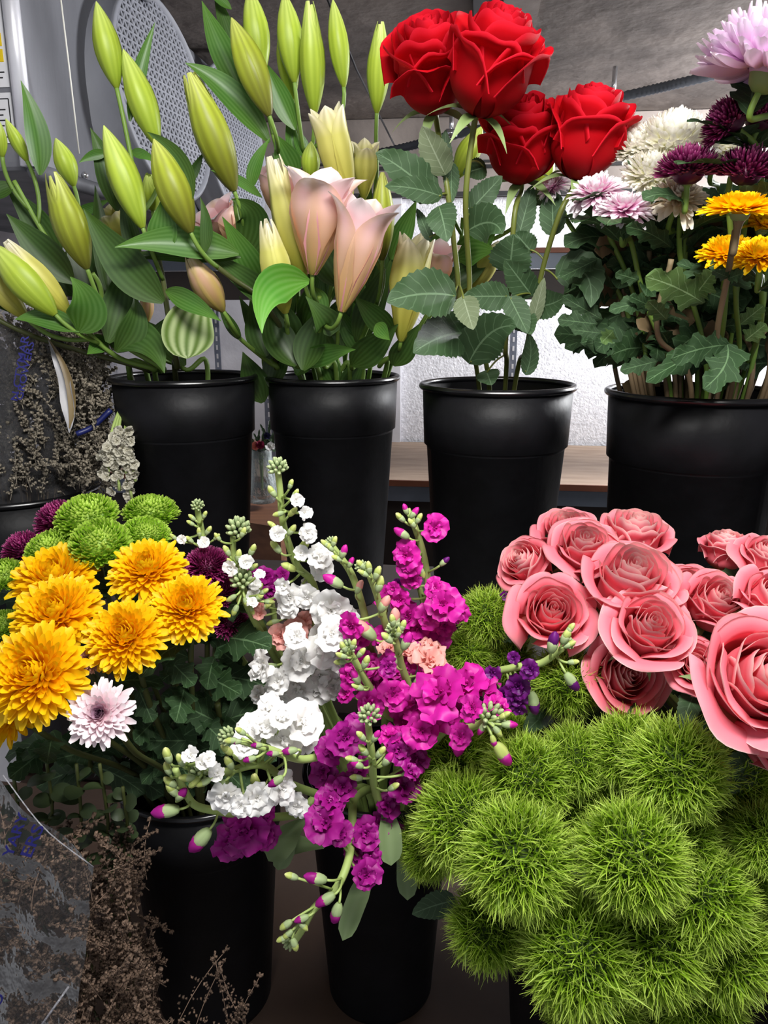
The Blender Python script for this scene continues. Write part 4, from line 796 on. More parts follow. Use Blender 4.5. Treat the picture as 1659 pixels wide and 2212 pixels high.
# ---------------------------------------------------------------- stocks
def stock(label, rim, way, mat, flos, buds, tip, tipw=44, budtip=None, stem='stem_pale', B=L2, fill=(), leaves=(), yel=False):
    W = [K(*w) for w in way]; P = stem_pts(B, rim, W, 50)
    t = thing('stock_flower', label, 'stock flower', P[0]); b = MB(); b.tube(P, np.linspace(.0048, .0030, len(P)), 9); part('stem', b, stem, t)
    Yw = {id(w): w[2] for w in way}
    def ydep(px, py):
        d = [(math.hypot(px-w[0], py-w[1]), w[2]) for w in way]; return min(d)[1]
    for f in flos:
        px, py, w = f[:3]; m = f[3] if len(f) > 3 else mat; Y = (f[4] if len(f) > 4 else ydep(px, py)-.02); c = K(px, py, Y); s = w*mpp(c)/2/.98
        i, pn = nearest(P[12:], c); pn = P[12+max(0, i-1)]; out = c-pn; n = nrm(nrm(out)*.55+nrm(CAMP-c)*.75+np.array([0, 0, .12])+RNG.normal(0, .22, 3))
        o = obj('floret', FLO[random.randrange(6)] if w > 45 else FLO2[random.randrange(3)], m, t, xf(t, c, basis(n, random.uniform(0, 6)), s))
        obj('calyx', CALYX, 'bud_calyx', o)
        pd = MB(); q = c-n*s*.9; pd.tube(bez(pn, (pn+q)/2-np.array([0, 0, .003]), q, 6), .0013, 5); part('floret_stalk', pd, 'stem_pale', t)
    for (px, py, rad, num) in fill:
        for k in range(num):
            a = random.uniform(0, 6.28); rr = rad*math.sqrt(random.random()); flos_ = (px+rr*math.cos(a), py+rr*math.sin(a), random.uniform(52, 80)); Y = ydep(px, py)+random.uniform(.0, .035)
            c = K(flos_[0], flos_[1], Y); s = flos_[2]*mpp(c)/2; n = nrm(nrm(CAMP-c)+RNG.normal(0, .45, 3)+np.array([0, 0, .2]))
            o = obj('floret', FLO[random.randrange(6)], mat, t, xf(t, c, basis(n, random.uniform(0, 6)), s))
    for bd in buds:      # px,py of the bud centre, length px, direction px (dx,dy)
        px, py, L, dx, dy = bd[:5]; bt = bd[5] if len(bd) > 5 else budtip; Y = ydep(px, py)-.015; c = K(px, py, Y); sc = mpp(c)
        ax = nrm([dx, -.35, -dy]); Ls = L*sc; base = c-ax*Ls/2
        i, pn = nearest(P[12:], base-ax*.012); pn = P[12+max(0, i-1)]
        pd = MB(); pd.tube(bez(pn, base-ax*Ls*.4, base+ax*.001, 7), .0012, 5); part('bud_stalk', pd, 'stem_pale', t)
        o = obj('bud', BUDC, 'bud_calyx_yellow' if yel and random.random() < .4 else 'bud_calyx', t, xf(t, base, basis(ax, random.uniform(0, 6)), np.array([Ls*.92, Ls*.92, Ls])))
        if bt: obj('bud_tip', BUDT, bt, o)
        else: obj('bud_tip', BUDT, 'bud_calyx_yellow', o)
    if tip:      # dense cluster of small green buds round the stem end
        c = K(*tip); sc = mpp(c); R = tipw*sc/2; mb = MB(); ax0 = nrm(P[-1]-P[-5]); Bb = basis(ax0)
        for k in range(26):
            z = 1-1.5*(k+.5)/26; rr = math.sqrt(max(0, 1-z*z)); a = k*2.4; d = Bb@np.array([rr*math.cos(a), rr*math.sin(a), z])
            mb.ellip(c+d*R*.78, d*.8+ax0*.5, R*.75, R*.40, nv=6, nu=7)
        part('bud_cluster', mb, 'bud_calyx', t)
    for lf in leaves:
        bx, by, tx, ty, Yb, Yt, wl = lf[:7]; p0, p1 = K(bx, by, Yb), K(tx, ty, Yt); mb = MB(); s_ = mpp(p0)
        leaf(mb, p0, p1, wl*s_, (0, 0, .004), random.uniform(-.4, .4), 'oblong', 14, 5, .15, .01); part('leaf', mb, 'stock_leaf', t)
W_, M_, P_, S_, V_ = 'stock_white', 'stock_magenta', 'stock_plum', 'stock_salmon', 'stock_purple'
stock('tallest white stock, rising in front of the second lily bucket', (-.25, -.6), [(690, 1460, .77), (681, 1278, .74), (641, 1220, .73), (612, 1134, .72), (605, 1060, .715), (600, 1018, .71)], W_,
      [(658, 1107, 40), (664, 1152, 46), (600, 1154, 44), (690, 1200, 66), (692, 1228, 56), (640, 1080, 36), (717, 1318, 108, W_, .70), (627, 1288, 60), (622, 1312, 50), (650, 1195, 40), (664, 1290, 60), (745, 1340, 60), (614, 1265, 44)],
      [(588, 1062, 30, -5, -8), (628, 1046, 24, 3, -8), (588, 1134, 24, -7, -6), (596, 1182, 34, -6, -8), (655, 1180, 40, 5, -8), (602, 1110, 26, -8, 2), (630, 1145, 30, 4, -5), (624, 1225, 36, -8, -4), (638, 1066, 24, 4, -6), (632, 1106, 28, 6, -6)], (600, 1010, .71), 44, None, yel=True)
for o in [COL.objects[-1]]: pass
stock('white stock cut short, with a dense mass of white florets at the centre', (-.3, -.7), [(680, 1500, .74), (665, 1420, .72), (655, 1380, .70)], W_,
      [(697, 1402, 84), (652, 1428, 88), (569, 1437, 72), (560, 1452, 50), (716, 1370, 80), (640, 1375, 56), (740, 1400, 60), (600, 1470, 66), (690, 1460, 80), (640, 1490, 80), (720, 1480, 70), (745, 1440, 60), (590, 1500, 60, W_), (560, 1500, 50, W_)], [], None, fill=((670, 1450, 80, 12),))
stock('slender stock with green-white buds just right of the burgundy blooms', (-.5, -.5), [(600, 1420, .78), (560, 1340, .76), (520, 1260, .75), (505, 1200, .745), (503, 1160, .74)], W_,
      [(530, 1215, 40), (546, 1288, 44), (552, 1262, 36), (500, 1225, 40), (660, 1265, 36)],
      [(525, 1150, 26, 4, -8), (490, 1190, 28, -4, -8), (545, 1188, 30, 4, -8), (515, 1200, 30, 2, -8), (520, 1290, 30, -3, 6), (560, 1270, 26, 4, -6), (548, 1225, 24, 6, -5), (575, 1310, 26, 5, -3), (498, 1215, 24, -4, -6), (470, 1160, 22, -4, -6)], (515, 1142, .74), 52)
stock('short green-budded stock standing in front of the leftmost tall bucket', (-.6, -.4), [(520, 1420, .80), (470, 1280, .79), (443, 1180, .78), (430, 1120, .775), (426, 1096, .77)], W_, [(440, 1172, 30), (392, 1165, 26)],
      [(415, 1118, 20, -5, -5), (450, 1146, 24, 4, -6), (442, 1112, 20, 3, -6), (412, 1130, 20, -6, -4), (410, 1166, 22, -5, -5), (430, 1150, 22, 0, -8), (468, 1160, 20, 5, -5), (375, 1160, 20, -5, -5)], (427, 1092, .77), 28)
stock('stock with a knobbly cluster of pale green buds and small white florets', (-.4, -.4), [(600, 1430, .77), (560, 1360, .75), (530, 1300, .735), (522, 1265, .73)], W_, [(545, 1300, 30), (560, 1240, 30)],
      [(500, 1292, 26, -5, 3), (560, 1290, 24, 6, -4), (508, 1318, 28, -3, 6), (570, 1278, 24, 6, -4), (582, 1300, 24, 6, 0), (544, 1318, 22, 2, 6), (530, 1300, 22, 1, 6)], (522, 1253, .73), 50)
stock('salmon stock half hidden behind the white ones, left of centre', (-.35, -.3), [(660, 1460, .79), (640, 1380, .78), (610, 1310, .77)], S_, [(637, 1362, 66, S_, .735), (605, 1375, 56, S_, .74), (640, 1385, 54, S_, .73), (660, 1340, 50, S_, .75), (562, 1326, 40, S_, .735), (560, 1306, 30, S_, .74), (608, 1283, 26, S_, .74), (650, 1405, 50, S_, .73)], [(606, 1287, 20, 0, -8, S_), (590, 1345, 30, -7, 2)], None)
stock('magenta stock peeking behind the white florets at left of centre', (-.2, .0), [(620, 1440, .82), (590, 1320, .81), (580, 1250, .80)], P_, [(575, 1248, 50), (596, 1262, 40), (548, 1243, 36), (585, 1275, 46), (610, 1240, 36), (560, 1260, 40)], [], None)
stock('white stock leaning far left with a row of green-white buds low down', (-.3, -.85), [(700, 1720, .70), (620, 1690, .66), (566, 1652, .62), (480, 1668, .60), (420, 1660, .59), (395, 1650, .585)], W_,
      [(588, 1534, 78, W_, .63), (552, 1576, 80, W_, .61), (650, 1562, 100, W_, .62), (612, 1600, 84, W_, .61), (488, 1718, 84, W_, .585), (556, 1722, 76, W_, .59), (608, 1700, 72, W_, .60), (412, 1632, 44), (436, 1645, 40), (470, 1670, 44), (530, 1610, 60), (640, 1740, 60, W_, .62), (520, 1740, 60), (575, 1570, 60), (660, 1600, 60), (610, 1550, 60), (450, 1640, 40)],
      [(362, 1632, 40, -2, -8), (390, 1642, 34, -2, -6), (440, 1690, 36, -6, 3), (456, 1650, 34, 0, -8), (495, 1648, 36, -3, -7), (552, 1690, 44, -1, -8), (474, 1696, 34, -5, 4), (405, 1680, 36, -7, 0), (520, 1640, 32, -7, -2), (420, 1690, 34, -5, 5), (490, 1620, 34, -6, -6)], (430, 1672, .585), 50, yel=True)
stock('magenta-budded stock whose curved stem points left above the low white florets', (-.1, -.85), [(760, 1700, .66), (725, 1634, .63), (650, 1640, .60), (580, 1618, .58), (520, 1600, .575)], P_,
      [(745, 1592, 88, P_, .60), (716, 1620, 70, P_, .61), (700, 1665, 70, P_, .63), (770, 1570, 60, P_, .62)], [(626, 1622, 36, -8, 1, P_), (590, 1628, 28, -7, 0, P_), (555, 1610, 26, -8, 0, P_), (510, 1602, 26, -8, 0, P_), (596, 1688, 40, -7, 5, P_), (540, 1640, 30, -7, 2, P_), (520, 1580, 28, -7, -5), (500, 1600, 30, -8, 0)], (492, 1590, .575), 40)
stock('magenta stock with buds reaching furthest left and a dark floret mass below', (-.6, -.8), [(640, 1760, .68), (560, 1765, .65), (470, 1752, .61), (420, 1738, .60), (395, 1700, .595), (378, 1660, .59)], P_,
      [(530, 1790, 110, P_, .62), (500, 1820, 84, P_, .62), (560, 1760, 80, P_, .64), (575, 1805, 66, P_, .64), (525, 1760, 80, P_, .63)],
      [(358, 1752, 62, -8, 1, P_), (432, 1815, 70, -6, 7, P_), (372, 1706, 40, -4, -6), (392, 1716, 40, 3, -4, P_), (368, 1690, 36, -5, -5), (362, 1660, 34, -2, -8)], None)
stock('magenta stock hanging down to a cluster of green buds over the dark bucket', (.0, -.9), [(770, 1720, .66), (760, 1800, .62), (752, 1860, .585), (725, 1920, .565), (680, 1960, .56), (655, 2005, .56), (632, 2040, .56)], P_,
      [(705, 1778, 100, P_, .585), (712, 1730, 80, P_, .60), (790, 1890, 70, P_, .58), (800, 1860, 60, P_, .6), (735, 1800, 60, P_, .59), (790, 1800, 70, P_, .61), (770, 1840, 60, P_, .61), (740, 1700, 70, P_, .61)],
      [(682, 1897, 52, -8, -2, P_), (703, 1944, 50, -6, 4, P_), (727, 1972, 52, -2, 8, P_), (630, 1893, 32, -7, -3), (705, 1712, 44, -1, -8), (652, 1985, 34, -5, 2, P_), (618, 1998, 34, -5, 4), (622, 2018, 30, -5, 5), (610, 2028, 28, -6, 3), (636, 2040, 34, 2, 7), (655, 2000, 30, 4, 5)], (628, 2034, .56), 34, leaves=((820, 1830, 740, 2032, .64, .6, 46),))
stock('central magenta stock with an upright spray of green buds above its florets', (.15, -.8), [(830, 1760, .66), (808, 1695, .62), (804, 1640, .60), (798, 1590, .595), (795, 1560, .59)], P_,
      [(860, 1620, 66, P_, .62), (885, 1665, 50, P_, .61), (820, 1780, 56, P_, .63), (870, 1700, 80, P_, .63), (835, 1740, 60, P_, .63), (780, 1660, 60, P_, .62), (900, 1640, 60, P_, .63), (845, 1590, 60, M_, .63), (850, 1800, 60, P_, .65), (800, 1830, 60, P_, .64)],
      [(822, 1625, 34, 5, -7), (785, 1620, 34, -5, -7), (838, 1640, 38, 5, -7, M_), (770, 1650, 36, -6, -4, M_), (845, 1735, 44, 4, 7, P_), (826, 1740, 40, -3, 7, P_), (780, 1590, 30, -5, -6), (812, 1590, 32, 4, -7, M_), (760, 1640, 30, -7, -2), (770, 1680, 30, -6, -1), (850, 1700, 30, 6, -4)], (798, 1545, .59), 48,
      leaves=((835, 1730, 845, 1870, .64, .61, 54), (880, 1780, 880, 1945, .68, .65, 46), (660, 1770, 580, 1860, .7, .66, 56), (640, 1800, 600, 1880, .7, .68, 40), (700, 1830, 560, 1830, .72, .68, 46)))
stock('upright magenta stock with pink-tipped buds before the red rose bucket', (.3, -.6), [(870, 1480, .76), (905, 1380, .735), (925, 1290, .72), (915, 1200, .715), (893, 1130, .71), (880, 1100, .71)], M_,
      [(938, 1140, 62), (878, 1200, 72), (885, 1222, 56), (957, 1306, 96, M_, .69), (865, 1296, 62), (990, 1325, 50), (905, 1360, 80), (934, 1378, 76, M_), (890, 1250, 50), (940, 1270, 50), (850, 1270, 40), (880, 1330, 66), (960, 1350, 60), (925, 1330, 60, M_)],
      [(876, 1100, 26, -3, -8, M_), (895, 1108, 30, 5, -7, M_), (865, 1118, 28, -6, -6), (868, 1152, 40, -7, -5, M_), (890, 1130, 26, -5, -7), (905, 1120, 26, 4, -8), (910, 1235, 30, 3, 7), (960, 1213, 28, 6, -6, V_)], None)
stock('stock with long bare green-budded tip between the white and magenta masses', (.05, -.7), [(830, 1500, .73), (800, 1400, .71), (786, 1322, .70), (760, 1242, .695), (725, 1190, .69), (710, 1170, .69)], M_,
      [(775, 1376, 70), (782, 1432, 70), (830, 1380, 60), (800, 1440, 60), (750, 1400, 60), (760, 1460, 60)],
      [(722, 1170, 26, 3, -8), (742, 1192, 34, 3, -8, M_), (712, 1182, 26, -5, -6), (728, 1206, 26, -6, -3), (758, 1215, 26, 3, -7, M_), (720, 1255, 50, -8, -5, M_), (776, 1268, 34, 3, -7, S_), (703, 1175, 26, -6, -6)], (716, 1172, .69), 26)
stock('stock whose slim tip of green buds stands right of the white florets', (.2, -.7), [(860, 1500, .72), (850, 1400, .70), (830, 1340, .69), (812, 1280, .685), (795, 1235, .68)], M_,
      [(836, 1466, 80), (800, 1480, 70), (850, 1440, 70), (830, 1300, 50, M_, .72), (835, 1280, 44, M_, .73), (870, 1440, 60), (760, 1350, 60), (800, 1500, 60)],
      [(815, 1238, 34, 3, -8), (797, 1226, 30, -1, -8), (780, 1220, 28, -5, -6), (820, 1262, 40, 2, -8), (830, 1305, 44, 4, -8, S_), (785, 1238, 28, -6, -4), (853, 1336, 50, 0, -8, S_), (790, 1362, 60, -6, -6, S_)], (780, 1224, .68), 28)
stock('stock with pink and green buds in front of the salmon floret', (.2, -.8), [(910, 1540, .70), (893, 1505, .67), (868, 1440, .65), (856, 1390, .645), (848, 1368, .64)], S_,
      [(928, 1430, 92, S_, .66), (950, 1455, 70, S_, .67), (900, 1415, 60, S_, .68), (870, 1410, 50, S_, .68), (840, 1400, 50, S_, .67), (930, 1400, 60, S_, .69)],
      [(878, 1385, 46, 3, -8, M_), (845, 1420, 44, -4, -8, M_), (870, 1352, 30, 3, -8), (836, 1378, 34, -6, -6), (848, 1340, 30, -1, -8), (905, 1468, 32, 5, -6, M_), (862, 1365, 28, 2, -8)], (852, 1362, .64), 38)
stock('stock with grey-green budded tip over the magenta florets near the centre', (.0, -.85), [(860, 1580, .68), (833, 1540, .66), (795, 1478, .64), (768, 1430, .63), (752, 1400, .625)], M_,
      [(838, 1440, 46, P_), (880, 1552, 80, M_), (800, 1520, 70, M_), (750, 1500, 50, M_, .69), (850, 1500, 70, M_)],
      [(742, 1398, 28, -4, -8), (763, 1392, 28, 3, -8), (738, 1416, 28, -7, -3), (768, 1462, 38, -4, -8, M_), (790, 1430, 34, 3, -8), (773, 1484, 30, -6, -3), (735, 1430, 28, -7, 0), (780, 1410, 28, 5, -6)], (752, 1400, .625), 36)
stock('brightest magenta stock with ruffled florets right of centre', (.4, -.8), [(920, 1640, .68), (960, 1580, .64), (1020, 1570, .61), (1050, 1556, .60)], M_,
      [(950, 1500, 130, M_, .625), (1008, 1482, 100, M_, .63), (1044, 1492, 76, M_, .63), (910, 1578, 80, M_, .62), (994, 1590, 56, M_, .595), (1072, 1524, 66, M_, .61), (970, 1545, 80, M_, .63), (880, 1600, 70, M_, .63), (1020, 1530, 60, M_), (900, 1520, 80, M_, .65), (930, 1450, 60, M_, .66)],
      [(1086, 1628, 62, 5, 8, M_), (992, 1606, 60, -1, 8, M_), (1100, 1565, 36, 8, 0, M_), (1040, 1575, 30, -3, 6, M_), (1075, 1580, 30, 4, 5), (1066, 1600, 30, 2, 6, M_), (1090, 1545, 28, 6, -4)], (1062, 1548, .60), 60, yel=True)
stock('dark purple stock arching right in front of the pink roses', (.6, -.6), [(985, 1600, .72), (1000, 1520, .69), (1050, 1462, .66), (1110, 1442, .64), (1170, 1432, .63), (1215, 1400, .62)], V_,
      [(1145, 1446, 46), (1118, 1482, 60), (1115, 1510, 50), (1052, 1480, 60), (1090, 1500, 46), (1120, 1530, 40), (1110, 1420, 36), (1065, 1455, 44)],
      [(1195, 1388, 52, 1, -8, V_), (1152, 1518, 56, 2, 8, V_), (1222, 1375, 40, 3, -8), (1230, 1392, 30, 7, -4), (1238, 1430, 26, 8, -1), (1235, 1472, 50, 5, 7, V_), (1232, 1358, 30, 5, -8)], (1228, 1390, .62), 26)
stock('dark purple stock mostly hidden behind the magenta one, upper right of centre', (.4, -.3), [(940, 1440, .77), (920, 1330, .76), (905, 1265, .755)], V_, [(892, 1252, 36), (862, 1262, 30), (960, 1360, 40), (975, 1330, 40), (940, 1290, 34), (1090, 1288, 24), (1000, 1340, 34)], [(890, 1240, 26, 0, -8, V_)], None)

# ---------------------------------------------------------------- fuzzy green dianthus
TR = [  # px, py, diameter px, Y, label tail
 (980, 1645, 170, .66, 'touching the dangling magenta buds, upper left of the mass'), (1139, 1682, 185, .61, 'just right of the dangling magenta buds'),
 (1240, 1642, 150, .62, 'in the top row beneath the lowest pink rose'), (1361, 1622, 168, .61, 'in the top row, left part of the crest'),
 (1462, 1662, 210, .57, 'forming the crest with long curled blades over the dark gap'), (1580, 1690, 190, .62, 'in the top row nearest the right edge'),
 (1004, 1772, 210, .60, 'on the left side, below the upper left one'), (930, 1825, 140, .64, 'furthest left in the shade'),
 (1118, 1850, 235, .55, 'large, left of the centre of the mass'), (1236, 1765, 130, .62, 'small olive one recessed in the centre'),
 (1322, 1745, 140, .61, 'behind the brightest central one'), (1366, 1848, 230, .53, 'brightest, at the very centre of the mass'),
 (1468, 1812, 170, .57, 'right of the brightest central one'), (1058, 2000, 175, .60, 'lowest on the left side, over the dark bucket'),
 (1248, 2065, 236, .53, 'large, at the bottom left corner of the hanging part'), (1404, 2040, 230, .54, 'in the lower middle of the hanging part'),
 (1510, 1930, 220, .55, 'right of centre below the dark gap'), (1556, 2046, 220, .56, 'lower right, nearest the dark corner'),
 (1500, 2135, 210, .57, 'second from the bottom on the right'), (1275, 2170, 200, .56, 'at the bottom edge below the large hanging one'),
 (1655, 1812, 150, .56, 'cut by the right edge, halfway down the mass'), (1600, 1880, 180, .61, 'darker one by the right edge'),
 (1190, 1965, 160, .59, 'recessed between the two large left ones'), (1400, 2190, 200, .58, 'cut by the bottom edge'),
 (1050, 1332, 122, .74, 'highest, before the red rose bucket'), (1012, 1408, 100, .73, 'small, beside the salmon stock floret'),
 (1100, 1425, 110, .74, 'small, left of the leftmost large pink rose'), (1222, 1472, 150, .68, 'behind the purple stock and under the pink roses'),
 (1095, 1595, 120, .69, 'in the shade beneath the purple stock'), (1640, 1960, 150, .61, 'in the shade at the right edge, lower down')]
for k, (px, py, d, Y, lab) in enumerate(TR):
    c = K(px, py, Y); s = d*mpp(c)/2/.87; hub = np.array([L3['c'][0], L3['c'][1], L3['rz']+.02]); n = nrm(nrm(c-hub)*.4+nrm(CAMP-c)*.5+np.array([0, 0, .5]))
    base = c-n*s*.45; dx = max(-.8, min(.8, (c[0]-L3['c'][0])/.25)); rm = (dx, -.3 if py < 1600 else -.6)
    low = base[2] < L3['rz']+.02
    mid = np.array([L3['c'][0]+rm[0]*.10, L3['c'][1]+rm[1]*.10-.02, L3['rz']+.05])
    P = stem_pts(L3, rm, [mid, (mid+base)/2+np.array([0, 0, .03 if low else .0]), base])
    t = thing('dianthus', 'fuzzy moss-green pompom flower '+lab, 'dianthus', P[0]); b = MB(); b.tube(P, .0028, 7); part('stem', b, 'stem_green', t)
    for j in range(3):
        q = P[random.randint(22, 36)]; mb = MB(); a = random.uniform(0, 6.28); leaf(mb, q, q+np.array([math.cos(a)*.035, math.sin(a)*.03, .03]), .009, (0, 0, .004), 0, 'lance', 8, 3); part('leaf', mb, 'stock_leaf', t)
    M = xf(t, c, basis(n, k*1.7), np.array([s, s, s*.92])); o = obj('flower_head', PUF[k % 4], 'trick_blade', t, M)
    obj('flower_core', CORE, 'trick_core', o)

# ---------------------------------------------------------------- pink roses
PR = [
 (1140, 1222, .76, 112, (-.65, -.45, .75), 'pink_c', 'leftmost pink rose, facing left'),
 (1222, 1152, .80, 120, (-.2, -.35, .9), 'pink_a', 'pink rose at the back left, behind a larger one'),
 (1262, 1188, .74, 140, (-.05, -.5, .85), 'pink_b', 'pink rose directly below the back left one'),
 (1368, 1168, .76, 146, (.05, -.22, 1), 'pink_c', 'highest pink rose, seen almost from the side'),
 (1190, 1328, .68, 158, (-.05, -.75, .68), 'pink_a', 'pink rose at the left above the purple stock'),
 (1360, 1268, .69, 188, (.0, -.45, .88), 'pink_c', 'pink rose in the centre of the upper group with widely flared petals'),
 (1402, 1362, .64, 170, (.0, -.65, .76), 'pink_d', 'pink rose below the widely flared one, neatly spiralled'),
 (1545, 1308, .68, 146, (.1, -.55, .82), 'pink_a', 'pink rose between the spiralled one and the right edge'),
 (1566, 1190, .76, 100, (.0, -.08, 1), 'pink_c', 'small pink rose standing side-on at the upper right'),
 (1650, 1208, .73, 116, (.15, -.45, .9), 'pink_b', 'pink rose cut by the right edge, uppermost there'),
 (1487, 1266, .72, 98, (-.1, -.5, .85), 'pink_d', 'crumpled pink rose tucked behind the others at mid height'),
 (1662, 1300, .65, 142, (.25, -.6, .75), 'pink_b', 'pink rose cut by the right edge, below the uppermost'),
 (1352, 1462, .66, 158, (.05, -.85, .55), 'pink_d', 'lowest pink rose on the left, in the shade'),
 (1508, 1442, .62, 110, (-.4, -.6, .7), 'pink_c', 'pink rose half hidden behind the largest one'),
 (1640, 1466, .54, 262, (.0, -.80, .62), 'pink_d', 'largest pink rose, lower right, cut by the edge'),
 (1680, 1600, .60, 160, (.2, -.6, .6), 'pink_c', 'pink rose below the largest one at the right edge')]
for k, (px, py, Y, w, n, key, lab) in enumerate(PR):
    c = K(px, py, Y); dx = max(-.8, min(.8, (c[0]-L4['c'][0])/.25)); rm = (dx, -.2 if py < 1300 else -.6)
    hub = np.array([L4['c'][0]+rm[0]*.1, L4['c'][1]+rm[1]*.1, L4['rz']+.03])
    inn, outs, H = ROSES[key]; s = w*mpp(c)/2/.99; nn = nrm(n); base = c-nn*H*s/2
    P = stem_pts(L4, rm, [hub+(base-hub)*.35+np.array([0, 0, -.01]), base-nn*.035, base+nn*.003])
    t = thing('rose', lab, 'rose', P[0]); b = MB(); rad = np.full(len(P), .0036); rad[-3:] = (.004, .0065, .008); b.tube(P, rad, 8); part('stem', b, 'stem_rose', t)
    Bm = basis(nn, k*1.9); o = obj('bloom', inn, 'rose_pink', t, xf(t, base, Bm, s))
    for m in outs: obj('petal', m, 'rose_pink', o)
    for j in range(5):
        a = j*1.2566+k; e = Bm@np.array([math.cos(a), math.sin(a), 0]); mb = MB(); leaf(mb, base+e*s*.1, base+e*s*.95-nn*s*.3, s*.26, nn*s*.12, 0, 'lance', 9, 3, .3, face=nn); part('sepal', mb, 'sepal', t)
    for j in range(3):
        q = P[random.randint(20, 34)]; a = random.uniform(0, 6.28); L = random.uniform(.045, .065); mb = MB()
        leaf(mb, q, q+nrm([math.cos(a), math.sin(a)*.8-.3, random.uniform(-.4, .2)])*L, L*.6, (0, 0, .006), random.uniform(-.5, .5), 'rose', 22, 7, .16, .02); part('leaf', mb, 'rose_leaf', t)
t = thing('rose_foliage', 'dark rose leaves hanging in the gap between the pink roses and the fuzzy green flowers', 'leaves', (L4['c'][0], L4['c'][1], L4['z']+.03))
P = stem_pts(L4, (-.6, -.5), [K(1450, 1560, .66)]); b = MB(); b.tube(P, .003, 7); part('stem', b, 'stem_rose', t)
for lf in ((1500, 1500, 1470, 1580, .62, .58, 50), (1420, 1540, 1350, 1560, .66, .62, 60), (1260, 1560, 1350, 1580, .68, .66, 44), (1200, 1480, 1160, 1560, .7, .68, 50), (1190, 1540, 1130, 1590, .7, .66, 50), (1480, 1520, 1560, 1560, .64, .6, 60), (1420, 1700, 1350, 1740, .6, .58, 50), (1400, 1700, 1470, 1750, .6, .58, 50), (1500, 1740, 1560, 1700, .6, .58, 40)):
    p0, p1 = K(lf[0], lf[1], lf[4]), K(lf[2], lf[3], lf[5]); mb = MB(); leaf(mb, p0, p1, lf[6]*mpp(p0), (0, 0, .004), random.uniform(-.4, .4), 'rose', 22, 7, .16, .02); part('leaf', mb, 'rose_leaf', t)
t = thing('loose_leaf', 'single dark green leaf below the leftmost fuzzy green flowers', 'leaf', K(975, 1950, .66)); mb = MB(); leaf(mb, K(985, 1945, .66), K(890, 1975, .66), 60*mpp(K(985, 1945, .66)), (0, 0, .002), .2, 'rose', 20, 5, .1); part('leaf_blade', mb, 'rose_leaf', t)

# ---------------------------------------------------------------- dry bunches, sleeves
def sprig(mb, p, d, L, s, nb=7):
    """one feathery twig: curved axis, short side twigs, bead-like calyces"""
    d = nrm(d); P = [p]; dd = d.copy(); bend = RNG.normal(0, .22, 3)
    for j in range(8): dd = nrm(dd+bend*.25); P.append(P[-1]+dd*L/8)
    P = np.array(P); mb.tube(P, s*.10, 4, cap=False)
    beads = []
    for j in range(1, 9):
        for k in range(2 if nb < 6 else 3):
            sd = nrm(RNG.normal(0, 1, 3)); sd = nrm(sd-d*np.dot(sd, d)*.6+d*.5); ln = L*.16*(1.1-j/9)
            for m in range(1, 4): beads.append(P[j]+sd*ln*m/3)
    beads = np.array(beads); n = len(beads); o = np.array([[x, y, z] for x in (-1, 1) for y in (-1, 1) for z in (-1, 1)], float)*s*.19
    V = beads[:, None]+o[None]*(1+RNG.normal(0, .35, (n, 8, 1)))
    f = np.array([[0, 1, 3, 2], [4, 6, 7, 5], [0, 4, 5, 1], [2, 3, 7, 6], [0, 2, 6, 4], [1, 5, 7, 3]])
    mb.add(V, (f[None]+(np.arange(n)*8)[:, None, None]))
def clump(name, label, cat, loc, region, num, L, s, mat, up=(0, -.3, 1), kindstuff=True, seed=0):
    t = thing(name, label, cat, loc); mb = MB()
    for k in range(num):
        px, py, Y = region(); p = K(px, py, Y); d = nrm(np.array(up)+RNG.normal(0, .5, 3)); sprig(mb, p-d*L*.5, d, L*RNG.uniform(.7, 1.2), s)
    o = part('sprig', mb, mat, t)
    if kindstuff: o['kind'] = 'stuff'
    return t
# wrapped heather in the tub
tb = BT
t = clump('wrapped_bunch', 'brown feathery dried bunch wrapped in clear plastic in the short tub at left', 'dried bunch', (tb['c'][0], tb['c'][1], SHZ+.012),
      lambda: (random.uniform(-60, 232), random.uniform(690, 1040), random.uniform(1.04, 1.2)), 720, .055, .0062, 'heather', (0, -.2, 1))
mb = MB()
for k in range(30):
    a = random.uniform(0, 6.28); r_ = random.uniform(0, .07); q = np.array([tb['c'][0]+r_*math.cos(a), tb['c'][1]+r_*math.sin(a), SHZ+.02]); mb.tube([q, q+np.array([.05*math.cos(a), .03*math.sin(a), .3])], .002, 5)
part('stalks', mb, 'stem_woody', t)['kind'] = 'stuff'
def sheet(fn, nu=26, nv=26):
    P = np.array([[fn(u, v) for u in np.linspace(0, 1, nu)] for v in np.linspace(0, 1, nv)]); m = MB(); m.grid(P); return m
c0 = np.array([tb['c'][0], tb['c'][1]])
def slv(u, v):
    a = math.pi*(1.0+1.0*u)*1.0; r = .085+.075*v+.008*math.sin(u*23+v*4)*(1-.3*v)+.005*math.sin(u*51); return np.array([c0[0]+r*math.cos(a)*1.12, c0[1]+r*math.sin(a)*.95, SHZ+.10+.36*v])
t = thing('plastic_sleeve', 'clear crinkled plastic sleeve with blue lettering round the dried bunch in the left tub', 'plastic sleeve', (c0[0], c0[1], SHZ+.1))
part('sleeve_sheet', sheet(slv, 70, 30), 'cellophane', t)
